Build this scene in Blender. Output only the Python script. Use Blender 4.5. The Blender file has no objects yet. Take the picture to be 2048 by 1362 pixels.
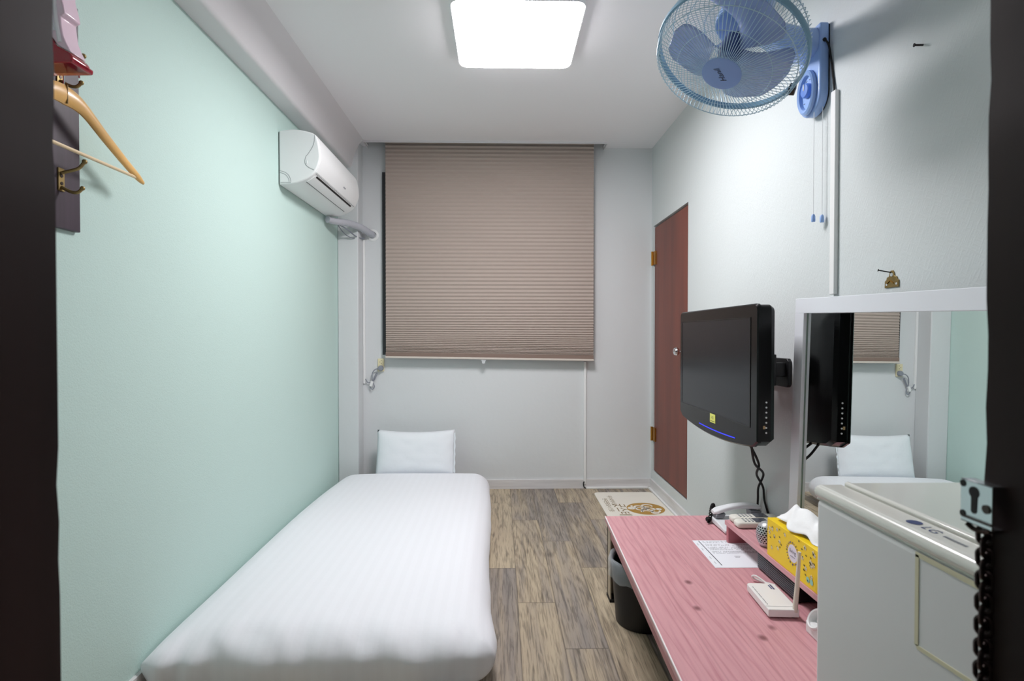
import bpy, bmesh, math, random
from mathutils import Vector, Matrix, noise
R = math.radians
random.seed(7)
C = bpy.context.scene.collection
sc = bpy.context.scene

# ------------------------------------------------------------------ materials
def lin(c):
    out = []
    for v in c[:3]:
        v /= 255.0
        out.append(v / 12.92 if v <= .04045 else ((v + .055) / 1.055) ** 2.4)
    return (*out, 1.0)

def new_mat(name):
    m = bpy.data.materials.new(name)
    m.use_nodes = True
    return m, m.node_tree.nodes, m.node_tree.links, m.node_tree.nodes['Principled BSDF']

def mat(name, col, rough=.5, metal=0, bump=None, var=None, coat=0, spec=.5, alpha=1, trans=0, emit=None, ior=1.45):
    """bump=(scale,strength,distance)  var=(scale,amount,stretch)"""
    m, N, L, P = new_mat(name)
    P.inputs['Base Color'].default_value = lin(col)
    P.inputs['Roughness'].default_value = rough
    P.inputs['Metallic'].default_value = metal
    P.inputs['Coat Weight'].default_value = coat
    P.inputs['Specular IOR Level'].default_value = spec
    P.inputs['Alpha'].default_value = alpha
    P.inputs['Transmission Weight'].default_value = trans
    P.inputs['IOR'].default_value = ior
    if emit:
        P.inputs['Emission Color'].default_value = lin(emit[0])
        P.inputs['Emission Strength'].default_value = emit[1]
    if bump or var:
        tc = N.new('ShaderNodeTexCoord')
    if bump:
        n = N.new('ShaderNodeTexNoise'); n.inputs['Scale'].default_value = bump[0]; n.inputs['Detail'].default_value = 4
        L.new(tc.outputs['Object'], n.inputs['Vector'])
        b = N.new('ShaderNodeBump'); b.inputs['Strength'].default_value = bump[1]; b.inputs['Distance'].default_value = bump[2]
        L.new(n.outputs['Fac'], b.inputs['Height']); L.new(b.outputs['Normal'], P.inputs['Normal'])
    if var:
        mp = N.new('ShaderNodeMapping'); mp.inputs['Scale'].default_value = var[2]
        L.new(tc.outputs['Object'], mp.inputs['Vector'])
        n = N.new('ShaderNodeTexNoise'); n.inputs['Scale'].default_value = var[0]; n.inputs['Detail'].default_value = 5
        L.new(mp.outputs['Vector'], n.inputs['Vector'])
        r = N.new('ShaderNodeValToRGB')
        c = lin(col); a = var[1]
        r.color_ramp.elements[0].position = .3; r.color_ramp.elements[1].position = .7
        r.color_ramp.elements[0].color = (c[0]*(1-a), c[1]*(1-a), c[2]*(1-a), 1)
        r.color_ramp.elements[1].color = (min(1, c[0]*(1+a)), min(1, c[1]*(1+a)), min(1, c[2]*(1+a)), 1)
        L.new(n.outputs['Fac'], r.inputs['Fac']); L.new(r.outputs['Color'], P.inputs['Base Color'])
    return m

def math_node(N, L, op, a, b=None, c=None):
    n = N.new('ShaderNodeMath'); n.operation = op
    for i, v in enumerate((a, b, c)):
        if v is None: continue
        if isinstance(v, (int, float)): n.inputs[i].default_value = v
        else: L.new(v, n.inputs[i])
    return n.outputs[0]

def ramp(N, L, fac, stops):
    r = N.new('ShaderNodeValToRGB')
    e = r.color_ramp.elements
    while len(e) < len(stops): e.new(.5)
    for i, (p, c) in enumerate(stops):
        e[i].position = p; e[i].color = c
    L.new(fac, r.inputs['Fac'])
    return r.outputs['Color']

def mixc(N, L, mode, fac, a, b):
    n = N.new('ShaderNodeMix'); n.data_type = 'RGBA'; n.blend_type = mode
    for s, v in ((n.inputs[0], fac), (n.inputs[6], a), (n.inputs[7], b)):
        if isinstance(v, (int, float)): s.default_value = v
        elif isinstance(v, tuple): s.default_value = v
        else: L.new(v, s)
    return n.outputs[2]

def floor_mat():
    m, N, L, P = new_mat('weathered vinyl planks')
    tc = N.new('ShaderNodeTexCoord'); s = N.new('ShaderNodeSeparateXYZ'); L.new(tc.outputs['Object'], s.inputs[0])
    X, Y = s.outputs[0], s.outputs[1]
    MN = lambda op, a, b=None: math_node(N, L, op, a, b)
    rx = MN('DIVIDE', MN('SUBTRACT', X, .069), .148)
    row = MN('FLOOR', rx); fx = MN('SUBTRACT', rx, row)
    u = MN('DIVIDE', MN('ADD', MN('SUBTRACT', Y, 2.14), MN('MULTIPLY', row, .32)), .96)
    col = MN('FLOOR', u); fy = MN('SUBTRACT', u, col)
    pid = MN('ADD', MN('MULTIPLY', row, 7.13), MN('MULTIPLY', col, 3.71))
    wn = N.new('ShaderNodeTexWhiteNoise'); wn.noise_dimensions = '1D'; L.new(pid, wn.inputs['W'])
    # per-plank shifted coordinates
    cb = N.new('ShaderNodeCombineXYZ')
    L.new(X, cb.inputs[0]); L.new(MN('MULTIPLY', Y, .045), cb.inputs[1]); L.new(MN('MULTIPLY', pid, 3.3), cb.inputs[2])
    n1 = N.new('ShaderNodeTexNoise'); n1.inputs['Scale'].default_value = 22; n1.inputs['Detail'].default_value = 6; n1.inputs['Distortion'].default_value = .5
    L.new(cb.outputs[0], n1.inputs['Vector'])
    n2 = N.new('ShaderNodeTexNoise'); n2.inputs['Scale'].default_value = 190; n2.inputs['Detail'].default_value = 4; n2.inputs['Distortion'].default_value = .35
    L.new(cb.outputs[0], n2.inputs['Vector'])
    # cathedral grain
    cb2 = N.new('ShaderNodeCombineXYZ')
    L.new(X, cb2.inputs[0]); L.new(MN('MULTIPLY', Y, .1), cb2.inputs[1]); L.new(MN('MULTIPLY', pid, 1.7), cb2.inputs[2])
    w = N.new('ShaderNodeTexWave'); w.wave_type = 'RINGS'; w.rings_direction = 'SPHERICAL'
    w.inputs['Scale'].default_value = 16; w.inputs['Distortion'].default_value = 5; w.inputs['Detail'].default_value = 3; w.inputs['Detail Scale'].default_value = 2.2
    L.new(cb2.outputs[0], w.inputs['Vector'])
    n3 = N.new('ShaderNodeTexNoise'); n3.inputs['Scale'].default_value = 4.5; n3.inputs['Detail'].default_value = 3
    cb3 = N.new('ShaderNodeCombineXYZ'); L.new(X, cb3.inputs[0]); L.new(MN('MULTIPLY', Y, .5), cb3.inputs[1]); L.new(pid, cb3.inputs[2])
    L.new(cb3.outputs[0], n3.inputs['Vector'])
    tone = MN('ADD', MN('MULTIPLY', wn.outputs['Value'], .26), MN('ADD', MN('MULTIPLY', n1.outputs['Fac'], .45), MN('MULTIPLY', n3.outputs['Fac'], .32)))
    base = ramp(N, L, tone, [(.22, lin((116, 112, 111))), (.42, lin((146, 136, 126))), (.56, lin((174, 158, 134))), (.75, lin((192, 177, 150)))])
    g = ramp(N, L, n2.outputs['Fac'], [(.36, (.3, .29, .28, 1)), (.5, (1, 1, 1, 1))])
    c1 = mixc(N, L, 'MULTIPLY', .6, base, g)
    g2 = ramp(N, L, w.outputs['Fac'], [(.05, (.5, .48, .46, 1)), (.35, (1, 1, 1, 1))])
    c2 = mixc(N, L, 'MULTIPLY', .45, c1, g2)
    cb5 = N.new('ShaderNodeCombineXYZ'); L.new(X, cb5.inputs[0]); L.new(MN('MULTIPLY', Y, .07), cb5.inputs[1]); L.new(MN('MULTIPLY', pid, 5.1), cb5.inputs[2])
    n5 = N.new('ShaderNodeTexNoise'); n5.inputs['Scale'].default_value = 62; n5.inputs['Detail'].default_value = 6; n5.inputs['Distortion'].default_value = .9
    L.new(cb5.outputs[0], n5.inputs['Vector'])
    g5 = ramp(N, L, n5.outputs['Fac'], [(.36, (.34, .33, .33, 1)), (.47, (1, 1, 1, 1))])
    c2 = mixc(N, L, 'MULTIPLY', .6, c2, g5)
    # knots
    v = N.new('ShaderNodeTexVoronoi'); v.inputs['Scale'].default_value = 3.2
    cb4 = N.new('ShaderNodeCombineXYZ'); L.new(X, cb4.inputs[0]); L.new(MN('MULTIPLY', Y, .7), cb4.inputs[1]); L.new(cb4.outputs[0], v.inputs['Vector'])
    k = ramp(N, L, v.outputs['Distance'], [(.03, (.3, .28, .27, 1)), (.1, (1, 1, 1, 1))])
    c2 = mixc(N, L, 'MULTIPLY', .7, c2, k)
    ex = MN('MINIMUM', fx, MN('SUBTRACT', 1, fx)); ey = MN('MINIMUM', fy, MN('SUBTRACT', 1, fy))
    seam = MN('MINIMUM', MN('MULTIPLY', ex, .148), MN('MULTIPLY', ey, .96))
    sk = ramp(N, L, seam, [(.0004, (.35, .33, .32, 1)), (.0018, (1, 1, 1, 1))])
    c3 = mixc(N, L, 'MULTIPLY', .85, c2, sk)
    L.new(c3, P.inputs['Base Color'])
    P.inputs['Roughness'].default_value = .5
    b = N.new('ShaderNodeBump'); b.inputs['Strength'].default_value = .25; b.inputs['Distance'].default_value = .002
    L.new(n2.outputs['Fac'], b.inputs['Height']); L.new(b.outputs['Normal'], P.inputs['Normal'])
    return m

def pine_mat(name, light, dark, knots=True, axis='Y'):
    m, N, L, P = new_mat(name)
    tc = N.new('ShaderNodeTexCoord'); s = N.new('ShaderNodeSeparateXYZ'); L.new(tc.outputs['Object'], s.inputs[0])
    MN = lambda op, a, b=None: math_node(N, L, op, a, b)
    X, Y, Z = s.outputs
    if axis == 'X': X, Y = Y, X
    bd = MN('DIVIDE', X, .118); bi = MN('FLOOR', bd); bf = MN('SUBTRACT', bd, bi)
    cb = N.new('ShaderNodeCombineXYZ'); L.new(X, cb.inputs[0]); L.new(MN('ADD', MN('MULTIPLY', Y, .07), MN('MULTIPLY', bi, 1.3)), cb.inputs[1]); L.new(Z, cb.inputs[2])
    w = N.new('ShaderNodeTexWave'); w.wave_type = 'BANDS'; w.bands_direction = 'X'; w.inputs['Scale'].default_value = 15
    w.inputs['Distortion'].default_value = 9; w.inputs['Detail'].default_value = 3; w.inputs['Detail Scale'].default_value = 1.1
    L.new(cb.outputs[0], w.inputs['Vector'])
    n = N.new('ShaderNodeTexNoise'); n.inputs['Scale'].default_value = 95; n.inputs['Detail'].default_value = 5
    L.new(cb.outputs[0], n.inputs['Vector'])
    f = MN('ADD', MN('MULTIPLY', w.outputs['Fac'], .14), MN('MULTIPLY', n.outputs['Fac'], .86))
    base = ramp(N, L, f, [(.22, lin(dark)), (.5, lin(light)), (.8, lin(tuple(min(255, c*1.05) for c in light)))])
    if knots:
        v = N.new('ShaderNodeTexVoronoi'); v.inputs['Scale'].default_value = 11; v.inputs['Randomness'].default_value = 1
        cb2 = N.new('ShaderNodeCombineXYZ'); L.new(X, cb2.inputs[0]); L.new(MN('MULTIPLY', Y, .75), cb2.inputs[1]); L.new(cb2.outputs[0], v.inputs['Vector'])
        n4 = N.new('ShaderNodeTexNoise'); n4.inputs['Scale'].default_value = 5
        L.new(cb2.outputs[0], n4.inputs['Vector'])
        dd = MN('ADD', v.outputs['Distance'], MN('MULTIPLY', MN('SUBTRACT', n4.outputs['Fac'], .5), .05))
        k = ramp(N, L, dd, [(.05, lin(tuple(c*.66 for c in dark))), (.15, (1, 1, 1, 1))])
        base = mixc(N, L, 'MULTIPLY', .8, base, k)
    cbl = N.new('ShaderNodeCombineXYZ'); L.new(X, cbl.inputs[0]); L.new(MN('ADD', MN('MULTIPLY', Y, .16), MN('MULTIPLY', bi, 2.3)), cbl.inputs[1])
    wl = N.new('ShaderNodeTexWave'); wl.wave_type = 'BANDS'; wl.bands_direction = 'X'; wl.inputs['Scale'].default_value = 11
    wl.inputs['Distortion'].default_value = 16; wl.inputs['Detail'].default_value = 3; wl.inputs['Detail Scale'].default_value = .5
    L.new(cbl.outputs[0], wl.inputs['Vector'])
    gl = ramp(N, L, wl.outputs['Fac'], [(.0, lin((205, 160, 165))), (.09, (1, 1, 1, 1))])
    base = mixc(N, L, 'MULTIPLY', .28, base, gl)
    ex = MN('MULTIPLY', MN('MINIMUM', bf, MN('SUBTRACT', 1, bf)), .118)
    sk = ramp(N, L, ex, [(.0003, (.72, .66, .66, 1)), (.0014, (1, 1, 1, 1))])
    base = mixc(N, L, 'MULTIPLY', .6, base, sk)
    L.new(base, P.inputs['Base Color']); P.inputs['Roughness'].default_value = .42
    return m

def emboss_mat(name, col):
    """woven cross-hatch embossed wallpaper"""
    m, N, L, P = new_mat(name)
    P.inputs['Base Color'].default_value = lin(col); P.inputs['Roughness'].default_value = .62; P.inputs['Specular IOR Level'].default_value = .35
    tc = N.new('ShaderNodeTexCoord')
    hs = []
    for ang, sx in ((24, 1), (-58, 1)):
        mp = N.new('ShaderNodeMapping'); mp.vector_type = 'TEXTURE'; mp.inputs['Rotation'].default_value = (R(ang), 0, 0); mp.inputs['Scale'].default_value = (1, 1, 6)
        L.new(tc.outputs['Object'], mp.inputs['Vector'])
        n = N.new('ShaderNodeTexNoise'); n.inputs['Scale'].default_value = 190; n.inputs['Detail'].default_value = 2
        L.new(mp.outputs['Vector'], n.inputs['Vector']); hs.append(n.outputs['Fac'])
    h = math_node(N, L, 'MAXIMUM', hs[0], hs[1])
    b = N.new('ShaderNodeBump'); b.inputs['Strength'].default_value = .5; b.inputs['Distance'].default_value = .0022
    L.new(h, b.inputs['Height']); L.new(b.outputs['Normal'], P.inputs['Normal'])
    return m

def satin_mat(name, col):
    """white satin-stripe cotton: 2 cm stripes alternating in sheen"""
    m, N, L, P = new_mat(name)
    tc = N.new('ShaderNodeTexCoord'); s = N.new('ShaderNodeSeparateXYZ'); L.new(tc.outputs['Object'], s.inputs[0])
    f = math_node(N, L, 'FRACT', math_node(N, L, 'DIVIDE', s.outputs[0], .042))
    st = math_node(N, L, 'GREATER_THAN', f, .5)
    c = lin(col)
    cc = ramp(N, L, st, [(0, tuple(v*.982 for v in c[:3]) + (1,)), (1, c)])
    L.new(cc, P.inputs['Base Color'])
    L.new(math_node(N, L, 'ADD', math_node(N, L, 'MULTIPLY', st, .15), .6), P.inputs['Roughness'])
    n = N.new('ShaderNodeTexNoise'); n.inputs['Scale'].default_value = 6; n.inputs['Detail'].default_value = 4
    L.new(tc.outputs['Object'], n.inputs['Vector'])
    b = N.new('ShaderNodeBump'); b.inputs['Strength'].default_value = .35; b.inputs['Distance'].default_value = .012
    L.new(n.outputs['Fac'], b.inputs['Height']); L.new(b.outputs['Normal'], P.inputs['Normal'])
    P.inputs['Sheen Weight'].default_value = .15
    return m

def perforated_mat(name):
    m, N, L, P = new_mat(name)
    tc = N.new('ShaderNodeTexCoord')
    mp = N.new('ShaderNodeMapping'); mp.inputs['Scale'].default_value = (22, 12, 1)
    L.new(tc.outputs['UV'], mp.inputs['Vector'])
    s = N.new('ShaderNodeSeparateXYZ'); L.new(mp.outputs['Vector'], s.inputs[0])
    MN = lambda op, a, b=None: math_node(N, L, op, a, b)
    r = MN('FLOOR', s.outputs[1])
    fx = MN('SUBTRACT', MN('FRACT', MN('ADD', s.outputs[0], MN('MULTIPLY', MN('MODULO', r, 2), .5))), .5)
    fy = MN('SUBTRACT', MN('FRACT', s.outputs[1]), .5)
    d = MN('ADD', MN('MULTIPLY', fx, fx), MN('MULTIPLY', fy, fy))
    inside = MN('LESS_THAN', d, .125)
    band = MN('MULTIPLY', MN('GREATER_THAN', r, 1), MN('LESS_THAN', r, 10))
    k = MN('MULTIPLY', inside, band)
    c = ramp(N, L, k, [(0, lin((196, 198, 202))), (1, lin((18, 18, 20)))])
    L.new(c, P.inputs['Base Color']); P.inputs['Roughness'].default_value = .3; P.inputs['Metallic'].default_value = .55
    return m

M = {}
M['green'] = mat('mint plaster wallpaper', (194, 219, 212), .75, bump=(260, .45, .0018), spec=.3)
M['wallr'] = emboss_mat('embossed white wallpaper', (205, 211, 211))
M['wallb'] = mat('pale grey wallpaper', (212, 215, 216), .6, bump=(9, .25, .012), spec=.35)
M['ceil'] = mat('white ceiling paper', (238, 237, 239), .7, bump=(3, .15, .01), spec=.3)
M['beam'] = mat('white boxed beam paper', (218, 216, 218), .65, bump=(4, .2, .01), spec=.3)
M['floor'] = floor_mat()
M['base'] = mat('whitewashed wood film', (214, 212, 212), .5, var=(30, .12, (.12, .12, 1.6)))
M['jamb'] = mat('dark brown painted wood', (34, 19, 17), .5, var=(7, .6, (1, 1, .12)), spec=.15)
M['plasticw'] = mat('white plastic', (232, 233, 232), .35)
M['plasticg'] = mat('light grey plastic', (198, 200, 202), .4)
M['ac'] = mat('air conditioner white', (236, 238, 238), .38)
M['acdark'] = mat('black slot', (10, 10, 11), .6)
M['acline'] = mat('thin grey seam', (120, 124, 126), .6)
M['blind'] = mat('taupe pleated fabric', (172, 158, 149), .85, bump=(600, .2, .0005), spec=.15)
M['blindrail'] = mat('cream blind rail', (206, 196, 186), .5)
M['blindband'] = mat('brown blind hem', (128, 108, 98), .8)
M['sheet'] = satin_mat('white satin stripe cotton', (238, 239, 244))
M['pillow'] = mat('white pillowcase cotton', (232, 236, 240), .75, bump=(14, .35, .008), spec=.2)
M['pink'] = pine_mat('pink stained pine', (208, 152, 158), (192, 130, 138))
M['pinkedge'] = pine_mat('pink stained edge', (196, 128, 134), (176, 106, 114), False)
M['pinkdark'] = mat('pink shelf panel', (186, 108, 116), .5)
M['whiteedge'] = mat('worn white edge strip', (238, 228, 228), .5)
M['beige'] = mat('beige painted steel', (176, 160, 140), .45)
M['blackrub'] = mat('black rubber', (14, 14, 15), .7)
M['blackpl'] = mat('matte black plastic', (15, 16, 18), .45)
M['tvblack'] = mat('gloss black plastic', (7, 7, 9), .2, spec=.28)
M['tvscreen'] = mat('dark lcd panel', (20, 23, 29), .22, spec=.34)
M['tvback'] = mat('satin black shell', (10, 10, 12), .35)
M['led'] = mat('blue status light', (20, 30, 200), .4, emit=((40, 50, 255), 1.2))
M['btn'] = mat('small white print', (225, 228, 230), .5)
M['sticker'] = mat('yellow green sticker', (222, 226, 110), .5)
M['ink'] = mat('dark print ink', (38, 42, 56), .6)
M['inkgrey'] = mat('grey print ink', (120, 124, 134), .6)
M['inkblue'] = mat('navy print ink', (40, 58, 110), .5)
M['door'] = mat('reddish brown varnished plywood', (108, 50, 33), .42, var=(5, .28, (1, 1.6, .16)), spec=.5)
M['gap'] = mat('black gap', (6, 5, 5), .9)
M['brass'] = mat('aged brass', (176, 128, 54), .35, .9)
M['dullbrass'] = mat('dull brass', (142, 122, 78), .4, .85)
M['chrome'] = mat('chrome', (220, 222, 226), .12, 1)
M['steel'] = mat('brushed steel', (200, 204, 208), .25, 1)
M['darkmetal'] = mat('tarnished dark metal', (62, 54, 50), .35, .8)
M['chain'] = mat('dark bronze chain', (58, 46, 44), .3, .75)
M['fridge'] = mat('off-white enamel', (222, 222, 222), .35, spec=.5)
M['fridgetrim'] = mat('cream plastic trim', (228, 228, 220), .25, coat=.3)
M['tape'] = mat('yellowed tape residue', (214, 208, 176), .5)
M['fanblue'] = mat('periwinkle blue plastic', (140, 172, 224), .3, coat=.2)
M['fandeep'] = mat('deeper blue plastic', (88, 128, 206), .3, coat=.3)
M['fanhub'] = mat('navy fan hub', (60, 78, 128), .3)
M['fanbadge'] = mat('blue badge', (128, 158, 214), .4)
M['fanrim'] = mat('blue grey rim', (120, 160, 184), .35)
M['wire'] = mat('pale blue wire', (178, 206, 220), .35, .1)
M['blade'] = mat('translucent smoky blue blade', (150, 170, 214), .2, alpha=.72)
M['mirror'] = mat('mirror silver', (236, 241, 240), .0, 1)
M['framew'] = mat('white mirror frame', (226, 231, 237), .4)
M['frameedge'] = mat('green glass edge', (120, 140, 130), .2)
M['tissuebox'] = mat('yellow printed carton', (244, 208, 18), .45)
M['tissue'] = mat('white tissue', (246, 247, 247), .85, bump=(30, .4, .006))
M['film'] = mat('clear plastic film', (214, 220, 224), .2, alpha=.75)
M['violet'] = mat('violet print', (96, 70, 130), .6)
M['leafgreen'] = mat('dark leaf print', (86, 84, 44), .6)
M['cream'] = mat('cream print', (246, 236, 196), .6)
M['paleblue'] = mat('pale aqua print', (150, 206, 190), .6)
M['lilac'] = mat('pale lilac print', (226, 220, 232), .6)
M['speaker'] = perforated_mat('perforated silver')
M['remote'] = mat('ivory remote plastic', (226, 224, 214), .4)
M['phonew'] = mat('white phone plastic', (226, 229, 232), .35)
M['phoneg'] = mat('grey phone plastic', (126, 132, 138), .45)
M['paper'] = mat('white paper', (236, 240, 246), .7)
M['antenna'] = mat('ivory antenna', (222, 216, 200), .4)
M['router'] = mat('white router shell', (238, 238, 236), .35)
M['mat'] = mat('cream foam mat', (232, 228, 216), .8, bump=(120, .2, .001))
M['gold'] = mat('gold print', (176, 136, 62), .6)
M['goldink'] = mat('olive brown print', (128, 104, 52), .6)
M['bin'] = mat('black bin plastic', (12, 13, 16), .4)
M['liner'] = mat('clear bin liner', (225, 232, 240), .12, alpha=.28)
M['hookboard'] = mat('dark walnut board', (58, 46, 58), .45, var=(40, .25, (1, 1, .05)))
M['hanger'] = mat('varnished beech', (226, 178, 106), .3, var=(18, .15, (1, .3, 1)), coat=.3)
M['hangerpale'] = mat('pale beech rod', (232, 208, 168), .4)
M['red'] = mat('glossy crimson plastic', (158, 16, 42), .12, coat=.5)
M['flute'] = mat('white glossy flute', (240, 238, 244), .1, coat=.6)
M['pinkplastic'] = mat('pearl pink plastic', (234, 206, 222), .15, coat=.5)
M['pipe'] = mat('grey pipe tape', (182, 184, 192), .55, bump=(60, .4, .004))
M['greycord'] = mat('grey cord', (134, 138, 148), .5)
M['outlet'] = mat('ivory outlet', (226, 216, 178), .4)
M['lightbody'] = mat('white lamp housing', (240, 240, 240), .4)
M['lightglow'] = mat('lit diffuser', (255, 255, 255), .5, emit=((255, 251, 254), 34))
M['glassd'] = mat('dark window glass', (20, 24, 28), .05, spec=.6)
M['winframe'] = mat('dark window frame', (40, 42, 46), .4)
M['corridor'] = mat('corridor paint', (150, 148, 146), .7, bump=(8, .1, .01))

# ------------------------------------------------------------------ mesh helpers
class MB:
    def __init__(s): s.bm = bmesh.new()
    def box(s, lo, hi, mx=None):
        vs = [s.bm.verts.new((x, y, z)) for x in (lo[0], hi[0]) for y in (lo[1], hi[1]) for z in (lo[2], hi[2])]
        for f in ((0, 1, 3, 2), (4, 6, 7, 5), (0, 4, 5, 1), (2, 3, 7, 6), (0, 2, 6, 4), (1, 5, 7, 3)):
            s.bm.faces.new([vs[i] for i in f])
        if mx:
            for v in vs: v.co = mx @ v.co
        return s
    def prism(s, pts, axis, a, b, mx=None):
        """2-D polygon extruded along an axis: X -> (y,z), Y -> (x,z), Z -> (x,y)"""
        def P(p, t):
            return {'X': (t, p[0], p[1]), 'Y': (p[0], t, p[1]), 'Z': (p[0], p[1], t)}[axis]
        A = [s.bm.verts.new(P(p, a)) for p in pts]; B = [s.bm.verts.new(P(p, b)) for p in pts]
        n = len(pts)
        s.bm.faces.new(A[::-1]); s.bm.faces.new(B)
        for i in range(n): s.bm.faces.new((A[i], A[(i+1) % n], B[(i+1) % n], B[i]))
        if mx:
            for v in A + B: v.co = mx @ v.co
        return s
    def ring(s, c, ax, r, n, ref=None):
        ax = Vector(ax).normalized()
        ref = ref or (Vector((0, 0, 1)) if abs(ax.z) < .9 else Vector((1, 0, 0)))
        u = (ref - ref.dot(ax) * ax).normalized(); v = ax.cross(u)
        return [s.bm.verts.new(Vector(c) + r * (math.cos(2*math.pi*i/n) * u + math.sin(2*math.pi*i/n) * v)) for i in range(n)]
    def bridge(s, A, B):
        n = len(A)
        for i in range(n): s.bm.faces.new((A[i], A[(i+1) % n], B[(i+1) % n], B[i]))
    def cyl(s, p0, p1, r0, r1=None, n=24, cap=True):
        r1 = r0 if r1 is None else r1
        d = Vector(p1) - Vector(p0)
        A = s.ring(p0, d, r0, n); B = s.ring(p1, d, r1, n); s.bridge(A, B)
        if cap: s.bm.faces.new(A[::-1]); s.bm.faces.new(B)
        return s
    def lathe(s, prof, mx=None, n=40, cap=True):
        """prof: list of (r, z) about local Z"""
        rings = []
        for r, z in prof:
            rings.append([s.bm.verts.new((r*math.cos(2*math.pi*i/n), r*math.sin(2*math.pi*i/n), z)) for i in range(n)])
        for A, B in zip(rings, rings[1:]): s.bridge(A, B)
        if cap:
            s.bm.faces.new(rings[0][::-1]); s.bm.faces.new(rings[-1])
        if mx:
            for rg in rings:
                for v in rg: v.co = mx @ v.co
        return s
    def tube(s, pts, r, n=8, closed=False, rads=None):
        pts = [Vector(p) for p in pts]; m = len(pts); rings = []
        prev = None
        for i, p in enumerate(pts):
            if closed: t = pts[(i+1) % m] - pts[i-1]
            else: t = pts[min(i+1, m-1)] - pts[max(i-1, 0)]
            t.normalize()
            if prev is None:
                ref = Vector((0, 0, 1)) if abs(t.z) < .9 else Vector((1, 0, 0))
            else: ref = prev
            u = (ref - ref.dot(t)*t)
            if u.length < 1e-6: u = t.orthogonal()
            u.normalize(); prev = u; v = t.cross(u)
            rr = rads[i] if rads else r
            rings.append([s.bm.verts.new(p + rr*(math.cos(2*math.pi*k/n)*u + math.sin(2*math.pi*k/n)*v)) for k in range(n)])
        for A, B in zip(rings, rings[1:]): s.bridge(A, B)
        if closed: s.bridge(rings[-1], rings[0])
        else: s.bm.faces.new(rings[0][::-1]); s.bm.faces.new(rings[-1])
        return s
    def quad(s, *ps):
        s.bm.faces.new([s.bm.verts.new(p) for p in ps]); return s
    def poly(s, pts, mx=None):
        vs = [s.bm.verts.new(p) for p in pts]
        if mx:
            for v in vs: v.co = mx @ v.co
        s.bm.faces.new(vs); return s
    def ball(s, c, r, n=16, sc_=(1, 1, 1)):
        g = bmesh.ops.create_uvsphere(s.bm, u_segments=n, v_segments=max(6, n//2), radius=r)
        for v in g['verts']: v.co = Vector((v.co.x*sc_[0], v.co.y*sc_[1], v.co.z*sc_[2])) + Vector(c)
        return s
    def text(s, body, size, mx, extrude=0, shear=0, align='CENTER'):
        """flat lettering; mx maps the text's own x (reading), y (up), z (out) into place"""
        cu = bpy.data.curves.new('lettering_source', 'FONT'); cu.body = body; cu.size = size; cu.shear = shear
        cu.align_x = align; cu.align_y = 'CENTER'; cu.extrude = extrude; cu.resolution_u = 3
        o = bpy.data.objects.new('lettering_source', cu); C.objects.link(o)
        dg = bpy.context.evaluated_depsgraph_get()
        me = bpy.data.meshes.new_from_object(o.evaluated_get(dg))
        me.transform(mx); s.bm.from_mesh(me)
        bpy.data.meshes.remove(me); bpy.data.objects.remove(o); bpy.data.curves.remove(cu)
        return s
    def build(s, name, m, parent=None, smooth=True, bevel=0, segs=2, ang=35, subsurf=0, local=False, flip=True):
        if flip: bmesh.ops.recalc_face_normals(s.bm, faces=s.bm.faces)
        me = bpy.data.meshes.new(name)
        s.bm.to_mesh(me); s.bm.free()
        o = bpy.data.objects.new(name, me); C.objects.link(o)
        me.materials.append(m)
        if smooth:
            for p in me.polygons: p.use_smooth = True
            me.set_sharp_from_angle(angle=R(ang))
        if bevel:
            b = o.modifiers.new('edge', 'BEVEL'); b.width = bevel; b.segments = segs; b.limit_method = 'ANGLE'; b.angle_limit = R(40)
        if subsurf:
            q = o.modifiers.new('sub', 'SUBSURF'); q.levels = subsurf; q.render_levels = subsurf
        if parent:
            if not local:
                # the meshes of unrotated things are written in world coordinates
                org = Vector(parent.location)
                pp = parent.parent
                while pp is not None:
                    org += Vector(pp.location); pp = pp.parent
                me.transform(Matrix.Translation(-org))
            o.parent = parent
        return o

def recentre(o, loc):
    o.data.transform(Matrix.Translation(-Vector(loc))); o.location = loc
    return o

def tag(o, label, cat, group=None, kind=None):
    o['label'] = label; o['category'] = cat
    if group: o['group'] = group
    if kind: o['kind'] = kind
    return o

def thing(name, label, cat, loc, group=None, kind=None):
    o = bpy.data.objects.new(name, None); C.objects.link(o); o.location = loc
    o.empty_display_size = .05
    return tag(o, label, cat, group, kind)

def frame_mx(o, x, y):
    """matrix with origin o, local x and y along the given directions"""
    x = Vector(x).normalized(); y = Vector(y); y = (y - y.dot(x)*x).normalized(); z = x.cross(y)
    m = Matrix((x, y, z)).transposed().to_4x4(); m.translation = Vector(o)
    return m

def bez(p0, p1, p2, p3, n=16):
    p0, p1, p2, p3 = map(Vector, (p0, p1, p2, p3))
    return [((1-t)**3)*p0 + 3*((1-t)**2)*t*p1 + 3*(1-t)*t*t*p2 + t**3*p3 for t in [i/n for i in range(n+1)]]

def spline(pts, n=8):
    pts = [Vector(p) for p in pts]; out = []
    for i in range(len(pts)-1):
        a, b = pts[i], pts[i+1]
        pa = pts[i-1] if i else a; pb = pts[i+2] if i+2 < len(pts) else b
        for k in range(n):
            t = k/n
            out.append(.5*((2*a) + (b-pa)*t + (2*pa-5*a+4*b-pb)*t*t + (3*a-pa-3*b+pb)*t**3))
    out.append(pts[-1]); return out

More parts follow.
